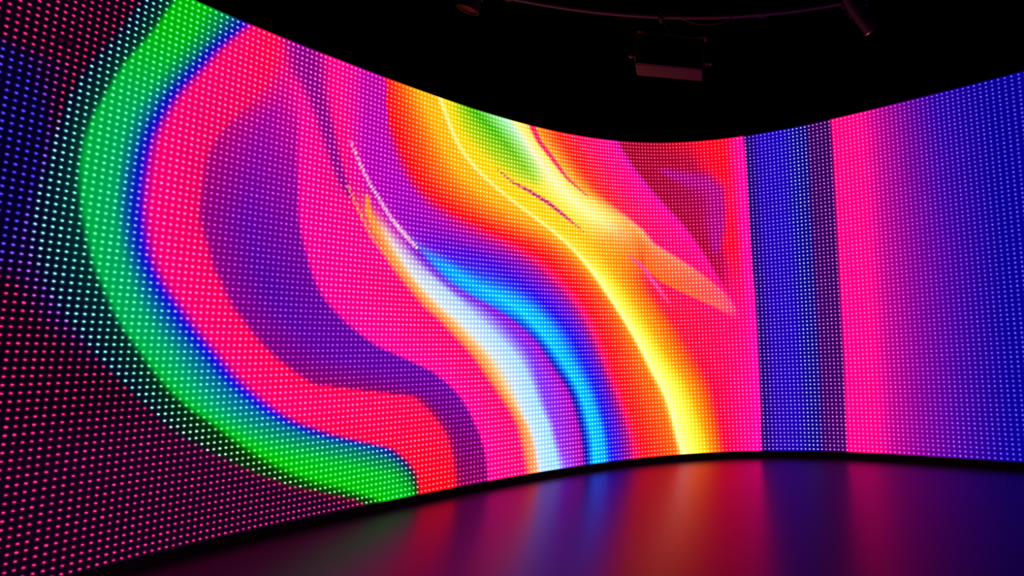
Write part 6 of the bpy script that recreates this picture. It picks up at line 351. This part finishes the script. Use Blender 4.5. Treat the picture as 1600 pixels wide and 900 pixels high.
# ------------------------------------------------------------------ materials
def node_emit_screen():
    m = bpy.data.materials.new('lit_screen_face')
    m.use_nodes = True
    nt = m.node_tree
    for n in list(nt.nodes): nt.nodes.remove(n)
    N = nt.nodes.new; L = nt.links.new
    out = N('ShaderNodeOutputMaterial')
    glow = N('ShaderNodeAttribute'); glow.attribute_name = 'glow'
    lamp = N('ShaderNodeAttribute'); lamp.attribute_name = 'lamp'
    uv = N('ShaderNodeUVMap'); uv.uv_map = 'cells'
    fr = N('ShaderNodeVectorMath'); fr.operation = 'FRACTION'; L(uv.outputs[0], fr.inputs[0])
    sb = N('ShaderNodeVectorMath'); sb.operation = 'SUBTRACT'; sb.inputs[1].default_value = (0.5, 0.5, 0); L(fr.outputs[0], sb.inputs[0])
    ln = N('ShaderNodeVectorMath'); ln.operation = 'LENGTH'; L(sb.outputs[0], ln.inputs[0])
    mr = N('ShaderNodeMapRange'); mr.interpolation_type = 'SMOOTHSTEP'
    mr.inputs['From Min'].default_value = 0.16; mr.inputs['From Max'].default_value = 0.46
    mr.inputs['To Min'].default_value = 1.0; mr.inputs['To Max'].default_value = 0.0
    L(ln.outputs['Value'], mr.inputs['Value'])
    # glow dims a little between the lamps
    g0 = N('ShaderNodeMath'); g0.operation = 'SUBTRACT'; g0.inputs[0].default_value = 1.18; L(glow.outputs['Alpha'], g0.inputs[1])
    g1 = N('ShaderNodeMath'); g1.operation = 'MULTIPLY_ADD'
    L(mr.outputs[0], g1.inputs[0]); L(g0.outputs[0], g1.inputs[1]); L(glow.outputs['Alpha'], g1.inputs[2])
    gs = N('ShaderNodeVectorMath'); gs.operation = 'SCALE'; L(glow.outputs['Color'], gs.inputs[0]); L(g1.outputs[0], gs.inputs['Scale'])
    h2 = N('ShaderNodeMath'); h2.operation = 'POWER'; h2.inputs[1].default_value = 2.0; L(mr.outputs[0], h2.inputs[0])
    h3 = N('ShaderNodeMath'); h3.operation = 'MULTIPLY'; h3.inputs[1].default_value = 0.10; L(h2.outputs[0], h3.inputs[0])
    ls = N('ShaderNodeVectorMath'); ls.operation = 'SCALE'; L(lamp.outputs['Color'], ls.inputs[0]); L(h3.outputs[0], ls.inputs['Scale'])
    ad = N('ShaderNodeVectorMath'); ad.operation = 'ADD'; L(gs.outputs[0], ad.inputs[0]); L(ls.outputs[0], ad.inputs[1])
    em = N('ShaderNodeEmission'); em.inputs['Strength'].default_value = SCREEN_GAIN
    L(ad.outputs[0], em.inputs['Color']); L(em.outputs[0], out.inputs[0])
    m.cycles.emission_sampling = 'FRONT'
    return m

def node_emit_lamp():
    m = bpy.data.materials.new('led_lamp_lens')
    m.use_nodes = True
    nt = m.node_tree
    for n in list(nt.nodes): nt.nodes.remove(n)
    N = nt.nodes.new; L = nt.links.new
    out = N('ShaderNodeOutputMaterial')
    lamp = N('ShaderNodeAttribute'); lamp.attribute_name = 'lamp'
    em = N('ShaderNodeEmission'); em.inputs['Strength'].default_value = LAMP_GAIN
    L(lamp.outputs['Color'], em.inputs['Color']); L(em.outputs[0], out.inputs[0])
    m.cycles.emission_sampling = 'NONE'
    return m

def floor_material():
    """dark lacquered floor: thin tinted gloss whose strength follows Fresnel over a nearly black base"""
    m = bpy.data.materials.new('dark_polished_floor')
    m.use_nodes = True
    nt = m.node_tree
    for n in list(nt.nodes): nt.nodes.remove(n)
    N = nt.nodes.new; L = nt.links.new
    out = N('ShaderNodeOutputMaterial')
    tc = N('ShaderNodeTexCoord')
    mp = N('ShaderNodeMapping'); mp.inputs['Scale'].default_value = (0.6, 26.0, 1.0); mp.inputs['Rotation'].default_value = (0, 0, 0.12)
    nz = N('ShaderNodeTexNoise'); nz.inputs['Scale'].default_value = 2.0; nz.inputs['Detail'].default_value = 3
    bp = N('ShaderNodeBump'); bp.inputs['Strength'].default_value = 0.05; bp.inputs['Distance'].default_value = 0.003
    L(tc.outputs['Object'], mp.inputs[0]); L(mp.outputs[0], nz.inputs['Vector']); L(nz.outputs['Fac'], bp.inputs['Height'])
    fr = N('ShaderNodeFresnel'); fr.inputs['IOR'].default_value = FLOOR_IOR
    gl = N('ShaderNodeBsdfGlossy'); gl.distribution = 'GGX'
    gl.inputs['Color'].default_value = FLOOR_TINT; gl.inputs['Roughness'].default_value = FLOOR_ROUGH
    df = N('ShaderNodeBsdfDiffuse'); df.inputs['Color'].default_value = (0.010, 0.003, 0.012, 1)
    mx = N('ShaderNodeMixShader')
    L(bp.outputs['Normal'], gl.inputs['Normal'])
    L(fr.outputs[0], mx.inputs[0]); L(df.outputs[0], mx.inputs[1]); L(gl.outputs[0], mx.inputs[2]); L(mx.outputs[0], out.inputs[0])
    return m
FLOOR_IOR, FLOOR_TINT, FLOOR_ROUGH = 1.42, (0.74, 0.23, 0.88, 1), 0.30
M_FLOOR = floor_material()
M_BLACK = mat_pbr('black_painted_wall', (0.004, 0.004, 0.004), 0.9, spec=0.1, noise=0.05, nscale=8)
M_CABINET = mat_pbr('black_screen_cabinet', (0.004, 0.004, 0.004), 0.7, spec=0.2, noise=0.05, nscale=30)
M_PIPE = mat_pbr('dark_painted_steel', (0.05, 0.018, 0.07), 0.42, metal=0.4, noise=0.08, nscale=40, bump=0.2)
M_HOUSING = mat_pbr('black_powder_coat', (0.022, 0.008, 0.026), 0.55, metal=0.2, spec=0.3, noise=0.08, nscale=60, bump=0.3)
M_LENS = mat_pbr('lamp_glass', (0.30, 0.03, 0.03), 0.12, spec=1.0, ior=1.6, coat=0.5, noise=0.03, nscale=20)  # red reflection of the screen put into the glass colour
M_RIM = mat_pbr('worn_metal_rim', (0.35, 0.33, 0.33), 0.35, metal=0.9, noise=0.1, nscale=80)
M_RUBBER = mat_pbr('black_cable_rubber', (0.03, 0.03, 0.03), 0.45, noise=0.05, nscale=60)

# ------------------------------------------------------------------ the hall
def struct(name, verts, faces, mat):
    o = link(name, mesh(name, verts, faces), None, mat)
    o['kind'] = 'structure'
    return o
RX0, RX1, RY0, RY1, RZ = -7.0, 8.0, -4.0, 10.0, 6.6
fl = struct('floor', *box_verts(RX0, RX1, RY0, RY1, -0.1, 0.0), M_FLOOR)
struct('ceiling', *box_verts(RX0, RX1, RY0, RY1, RZ, RZ + 0.1), M_BLACK)
struct('wall_back', *box_verts(RX0, RX1, RY1, RY1 + 0.1, 0, RZ), M_BLACK)
struct('wall_front', *box_verts(RX0, RX1, RY0 - 0.1, RY0, 0, RZ), M_BLACK)
struct('wall_left', *box_verts(RX0 - 0.1, RX0, RY0, RY1, 0, RZ), M_BLACK)
struct('wall_right', *box_verts(RX1, RX1 + 0.1, RY0, RY1, 0, RZ), M_BLACK)

# ------------------------------------------------------------------ the curved LED wall
mid = wall_pt(np.array([1.4]), np.array([0.0]))[0]
led_wall = empty('led_video_wall', (mid[0], mid[1], 0),
                 'tall concave LED video wall glowing with rainbow swirls, curving across the whole dark hall', 'video wall')
ORG = np.array([mid[0], mid[1], 0.0])

def over_range(lin, s):
    # extra emission added mid-picture to brighten the floor reflections: channels that already read as full shine brighter still
    hot = HOT * np.exp(-((s - 1.25) / 0.48) ** 2)
    k = np.clip((lin - 0.55) / 0.45, 0, 1) * np.array([1.0, 0.35, 1.0])
    sat = 1 - lin.min(1, keepdims=True) / np.maximum(lin.max(1, keepdims=True), 1e-4)
    return lin * (1 + hot[:, None] * k * sat)
HOT = 3.6

def screen_face():
    us = np.interp(np.arange(2 * NC + 1) / 2, np.arange(NC + 1), cols)
    uid = np.arange(2 * NC + 1) / 2
    vs = np.arange(2 * ROWS + 1) / (2 * ROWS)
    S = np.repeat(us[None, :], len(vs), 0)
    c = content(S, vs)
    nu, nv = len(us), len(vs)
    V = np.repeat(vs[:, None], nu, 1)
    P = wall_pt(S.ravel(), V.ravel()) - ORG
    i, j = np.meshgrid(np.arange(nu - 1), np.arange(nv - 1))
    a = (j * nu + i).ravel()
    f = np.stack([a, a + 1, a + 1 + nu, a + nu], 1)
    me = npmesh('screen', P, f)
    lin = srgb2lin(c.reshape(-1, 6))
    lin[:, 0:3] = over_range(lin[:, 0:3], S.ravel())
    for nm, sl in (('glow', slice(0, 3)), ('lamp', slice(3, 6))):
        at = me.attributes.new(nm, 'FLOAT_COLOR', 'POINT')
        gap = 0.88 - 0.27 * np.exp(-((S.ravel() - 1.15) / 0.42) ** 2)      # how bright the face stays between lamps
        at.data.foreach_set('color', np.concatenate([lin[:, sl], gap[:, None]], 1).astype(np.float32).ravel())
    uvl = me.uv_layers.new(name='cells')
    uvv = np.stack([np.repeat(uid[None, :], nv, 0).ravel(), (V * ROWS).ravel()], 1)
    uvl.data.foreach_set('uv', uvv[f.ravel()].astype(np.float32).ravel())
    return link('screen', me, led_wall, node_emit_screen())
screen_face()

def led_lamps():
    sc_ = (cols[:-1] + cols[1:]) / 2
    vc = (np.arange(ROWS) + 0.5) / ROWS
    S = np.repeat(sc_[None, :], ROWS, 0)
    c = content(S, vc).reshape(-1, 6)
    V = np.repeat(vc[:, None], NC, 1)
    s, v = S.ravel(), V.ravel()
    # a small patch near the upper left has failed
    keep = np.ones(len(s), bool)
    for q in DEAD:
        keep &= ~((np.abs(s - q[0]) < 0.0075) & (np.abs(v - q[1]) < 0.0075))
    s, v, c = s[keep], v[keep], c[keep]
    rng = np.random.default_rng(3)
    n = len(s)
    P = wall_pt(s, v); Pn = wall_pt(s, v, 1.0) - P
    T = np.cross(np.array([0, 0, 1.0]), Pn); T /= np.linalg.norm(T, axis=1, keepdims=True)
    B = np.cross(Pn, T)
    K = 6
    ang = np.arange(K) * 2 * np.pi / K + 0.3
    rings = [(0.0088, -0.001), (0.0068, 0.007)]
    tmpl = np.array([(r * np.cos(a), r * np.sin(a), z) for r, z in rings for a in ang] + [(0, 0, 0.010)])
    fq = []
    for k in range(K):
        k2 = (k + 1) % K
        fq += [(k, k2, K + k2), (k, K + k2, K + k), (K + k, K + k2, 2 * K)]
    fq = np.array(fq)
    # oval lamp lenses, their long axis tilted
    el = np.interp(s, [0.0, 0.6, 1.1, 1.4], [1.2, 1.35, 1.35, 1.02])[:, None, None]
    ca_, sa_ = math.cos(math.radians(-38)), math.sin(math.radians(-38))
    p_ = tmpl[None, :, 0:1] * el; q_ = tmpl[None, :, 1:2] / el ** 0.7
    tx, ty = ca_ * p_ - sa_ * q_, sa_ * p_ + ca_ * q_
    sc1 = ((1 + rng.normal(0, 0.07, n)) * np.interp(s, [0.0, 0.45, 0.9], [0.76, 0.88, 1.0]))[:, None, None]
    X = P[:, None, :] + sc1 * (tx * T[:, None, :] + ty * B[:, None, :]) + tmpl[None, :, 2:3] * Pn[:, None, :]
    X = (X - ORG).reshape(-1, 3)
    f = (fq[None] + (np.arange(n) * len(tmpl))[:, None, None]).reshape(-1, 3)
    me = npmesh('led_lamps', X, f)
    lin = srgb2lin(c[:, 3:6]) * (1 + rng.normal(0, 0.10, n))[:, None]
    lin = np.repeat(np.clip(lin, 0, None), len(tmpl), 0)
    at = me.attributes.new('lamp', 'FLOAT_COLOR', 'POINT')
    at.data.foreach_set('color', np.concatenate([lin, np.ones((len(lin), 1))], 1).astype(np.float32).ravel())
    o = link('led_lamps', me, led_wall, node_emit_lamp())
    o['kind'] = 'stuff'
    return o
DEAD = [(0.0298, 0.826)]
led_lamps()

def sweep_strip(name, prof, mat, s0=S_MIN - 0.01, s1=S_MAX + 0.01, n=160):
    """prof: closed list of (offset towards the audience, height fraction or metres tuple)"""
    ss = np.linspace(s0, s1, n)
    k = len(prof)
    P = np.zeros((n, k, 3))
    for q, (off, z) in enumerate(prof):
        v = np.full(n, min(1, max(0, (z - BASE) / H)))
        p = wall_pt(ss, v, off); p[:, 2] = z
        P[:, q] = p - ORG
    v = P.reshape(-1, 3).tolist()
    f = []
    for i in range(n - 1):
        for q in range(k):
            q2 = (q + 1) % k
            f.append((i * k + q, i * k + q2, (i + 1) * k + q2, (i + 1) * k + q))
    f.append(tuple(range(k))); f.append(tuple((n - 1) * k + q for q in range(k - 1, -1, -1)))
    return link(name, mesh(name, v, f), led_wall, mat)

TOPZ = BASE + H
sweep_strip('cabinet_body', [(-0.004, BASE), (-0.004, TOPZ), (-0.12, TOPZ), (-0.12, BASE)], M_CABINET)
o = sweep_strip('plinth', [(0.008, 0.0), (0.008, BASE - 0.002), (-0.14, BASE - 0.002), (-0.14, 0.0)], M_CABINET)
o['label'] = 'matt black strip under the lit screen'
sweep_strip('top_edge_trim', [(0.004, TOPZ + 0.001), (0.004, TOPZ + 0.012), (-0.13, TOPZ + 0.012), (-0.13, TOPZ + 0.001)], M_CABINET)

# ------------------------------------------------------------------ the rig above the wall
PC = (-0.2, 0.1); PR = 5.86; PZ = 5.3
def pipe_pt(x, dz=0.0, dr=0.0):
    y = PC[1] + math.sqrt(PR * PR - (x - PC[0]) ** 2)
    d = Vector((x - PC[0], y - PC[1], 0)).normalized()
    return Vector((x, y, PZ + dz)) + d * dr
def to_local(o, pts):
    return [Vector(p) - o.location for p in pts]

a0, a1 = math.radians(152), math.radians(38)
ring = [Vector((PC[0] + PR * math.cos(a0 + (a1 - a0) * i / 90), PC[1] + PR * math.sin(a0 + (a1 - a0) * i / 90), PZ)) for i in range(91)]
pipe = empty('lighting_pipe', (PC[0], PC[1] + PR, PZ), 'curved dark steel lighting pipe hung under the black ceiling, bowing across the top', 'pipe')
MB().tube(to_local(pipe, ring), 0.037, 20).build('pipe_rail', M_PIPE, pipe)
for i in (8, 30, 52, 74):
    p = ring[i] - pipe.location
    MB().tube([p, p + Vector((0, 0, RZ - PZ))], 0.008, 8).build('suspension_rod', M_PIPE, pipe)
    MB().box(-0.03, 0.03, -0.04, 0.04, -0.04, 0.05, M=Matrix.Translation(p)).build('pipe_collar', M_PIPE, pipe, smooth=False, bevel=0.006)

def axis_matrix(back, front):
    """local +z runs from back to front"""
    z = (Vector(front) - Vector(back)).normalized()
    x = Vector((0, 0, 1)).cross(z)
    if x.length < 1e-3: x = Vector((1, 0, 0))
    x.normalize(); y = z.cross(x)
    return Matrix((x, y, z)).transposed().to_4x4()

def par_can(back, front, px, label):
    back, front = Vector(back), Vector(front)
    L = (front - back).length
    t = empty('spotlight', back, label, 'spotlight', None)
    A = axis_matrix(back, front)
    R = 0.105
    MB().lathe([(0.03, -0.06), (0.06, -0.055), (0.075, -0.02), (0.08, 0.02), (0.098, 0.10), (R, 0.12), (R, L - 0.02), (R, L), (R - 0.008, L), (R - 0.008, L - 0.03)], 40, A, cap=False) \
        .build('housing', M_HOUSING, t)
    MB().lathe([(0.0001, -0.06), (0.03, -0.06)], 40, A, cap=False).build('back_cap', M_HOUSING, t)
    MB().lathe([(R + 0.001, L - 0.022), (R + 0.006, L - 0.018), (R + 0.006, L), (R - 0.004, L + 0.003), (R - 0.010, L)], 40, A, cap=False).build('lens_ring', M_RIM, t)
    MB().lathe([(0.0001, L + 0.004), (0.04, L + 0.001), (0.08, L - 0.010), (R - 0.008, L - 0.020)], 40, A, cap=False).build('lens', M_LENS, t)
    # yoke to the pipe
    c = A @ Vector((0, 0, L * 0.45))
    x = (A @ Vector((1, 0, 0))).normalized()
    pp = pipe_pt(px) - back
    for s_ in (-1, 1):
        side = c + x * s_ * (R + 0.014)
        topc = pp + Vector((0, 0, -0.07)) + x * s_ * 0.05
        MB().tube([side, side.lerp(topc, 0.6) + x * s_ * 0.02, topc], 0.008, 8).build('yoke_arm', M_PIPE, t)
        kA = axis_matrix(c, side)
        MB().lathe([(0.018, R + 0.004), (0.022, R + 0.010), (0.022, R + 0.028), (0.015, R + 0.034)], 16, Matrix.Translation(c) @ kA).build('pivot_knob', M_PIPE, t)
    MB().box(-0.06, 0.06, -0.02, 0.02, -0.085, -0.03, M=Matrix.Translation(pp)).box(-0.025, 0.025, -0.042, 0.042, -0.04, 0.042, M=Matrix.Translation(pp)).build('pipe_clamp', M_PIPE, t, smooth=False, bevel=0.005)
    return t

par_can((-2.93, 5.27 + 0.16, 5.50), (-3.02, 5.47, 5.17), -2.86, 'small round spotlight pointing straight down with a red reflection painted into its lens, at top left of the pipe')
par_can((1.13, 5.50, 5.17), (1.43, 5.71, 4.89), 1.18, 'dark cylindrical spotlight tilted down to the right, at right end of the pipe')

# wide flood light hanging in the middle
def flood_light():
    base = pipe_pt(-0.98)
    t = empty('flood_light', base, 'wide dark box floodlight in a yoke, hanging below the middle of the pipe', 'floodlight')
    C0 = Vector((-0.845, 5.66, 4.63)) - base
    Rm = Matrix.Rotation(math.radians(5), 4, 'Y') @ Matrix.Rotation(math.radians(6), 4, 'Z')
    T = Matrix.Translation(C0) @ Rm
    W = 0.36
    prof = [(-0.15, -0.20), (0.02, -0.24), (0.13, -0.17), (0.16, 0.02), (0.12, 0.18), (-0.02, 0.22), (-0.13, 0.17), (-0.17, 0.0)]
    v = []; f = []
    k = len(prof)
    for x in (-W, W):
        v += [(x, y, z) for y, z in prof]
    for q in range(k):
        q2 = (q + 1) % k
        f.append((q, k + q, k + q2, q2))
    f.append(tuple(range(k))); f.append(tuple(range(2 * k - 1, k - 1, -1)))
    MB().add(v, f, T).build('housing', M_HOUSING, t, smooth=False, bevel=0.012)
    # slanted glass window low on the audience side and its frame
    n0, n1 = Vector((0, -0.17, 0.0)), Vector((0, -0.15, -0.20))
    def panel(x0, x1, fa, fb, th):
        a = n0.lerp(n1, fa); b = n0.lerp(n1, fb); nn = Vector((0, -0.995, -0.1)).normalized() * th
        q = [(x0, *a.yz), (x1, *a.yz), (x1, *b.yz), (x0, *b.yz)]
        q2 = [(p[0], p[1] + nn.y, p[2] + nn.z) for p in q]
        return q + q2, [(0, 1, 2, 3), (7, 6, 5, 4), (0, 4, 5, 1), (1, 5, 6, 2), (2, 6, 7, 3), (3, 7, 4, 0)]
    MB().add(*panel(-0.33, 0.33, 0.30, 0.92, 0.006), T).build('glass_window', M_LENS2, t, smooth=False)
    fr = MB()
    for x0, x1, fa, fb in ((-0.345, -0.33, 0.25, 0.97), (0.33, 0.345, 0.25, 0.97), (-0.345, 0.345, 0.22, 0.30), (-0.345, 0.345, 0.92, 0.99)):
        fr.add(*panel(x0, x1, fa, fb, 0.014), T)
    fr.build('window_frame', M_HOUSING, t, smooth=False)
    for i in range(7):
        x = -0.27 + i * 0.09
        MB().box(x - 0.004, x + 0.004, -0.10, 0.13, 0.17, 0.232, M=T).build('cooling_fin', M_HOUSING, t, smooth=False)
    # side plates of the yoke, knobs, crossbar, hanging stem, clamp
    for s_ in (-1, 1):
        MB().box(s_ * (W + 0.03) - 0.006, s_ * (W + 0.03) + 0.006, -0.045, 0.045, -0.06, 0.255, M=T).build('yoke_plate', M_PIPE, t, smooth=False, bevel=0.004)
        K = T @ Matrix.Translation((s_ * (W + 0.0), 0, -0.02)) @ Matrix.Rotation(s_ * math.pi / 2, 4, 'Y')
        MB().lathe([(0.012, 0.0), (0.012, 0.05), (0.032, 0.052), (0.036, 0.07), (0.030, 0.095), (0.012, 0.10)], 20, K).build('tilt_knob', M_PIPE, t)
    MB().box(-W - 0.036, W + 0.036, -0.045, 0.045, 0.245, 0.260, M=T).build('yoke_crossbar', M_PIPE, t, smooth=False, bevel=0.004)
    top = T @ Vector((0.0, 0, 0.26))
    MB().tube([top, Vector((0.0, 0, -0.05))], 0.014, 12).build('hanging_stem', M_PIPE, t)
    MB().box(-0.03, 0.03, -0.045, 0.045, -0.07, 0.045).box(-0.012, 0.012, -0.075, -0.04, -0.02, 0.01).build('pipe_clamp', M_PIPE, t, smooth=False, bevel=0.006)
    return t
M_LENS2 = mat_pbr('dark_window_glass', (0.008, 0.006, 0.008), 0.3, spec=0.25, ior=1.45, noise=0.05, nscale=30)
flood_light()

# cable drooping under the pipe
ca, cb = pipe_pt(-0.74, -0.044), pipe_pt(-0.16, -0.044)
pts = []
for i in range(25):
    u = i / 24
    p = ca.lerp(cb, u); p.z -= 0.085 * 4 * u * (1 - u); p.y -= 0.02
    pts.append(p)
cable = empty('power_cable', ca, 'thin black cable drooping just below the curved pipe, right of the floodlight clamp', 'cable')
MB().tube(to_local(cable, pts), 0.006, 8).build('cable_run', M_RUBBER, cable)
for p in (pts[0], pts[-1]):
    q = Vector(p) - cable.location
    MB().lathe([(0.040, -0.008), (0.044, -0.008), (0.044, 0.008), (0.040, 0.008)], 20, Matrix.Translation(q + Vector((0, 0.02, 0.044))) @ Matrix.Rotation(math.pi / 2, 4, 'Y'), cap=False).build('cable_tie', M_RUBBER, cable)
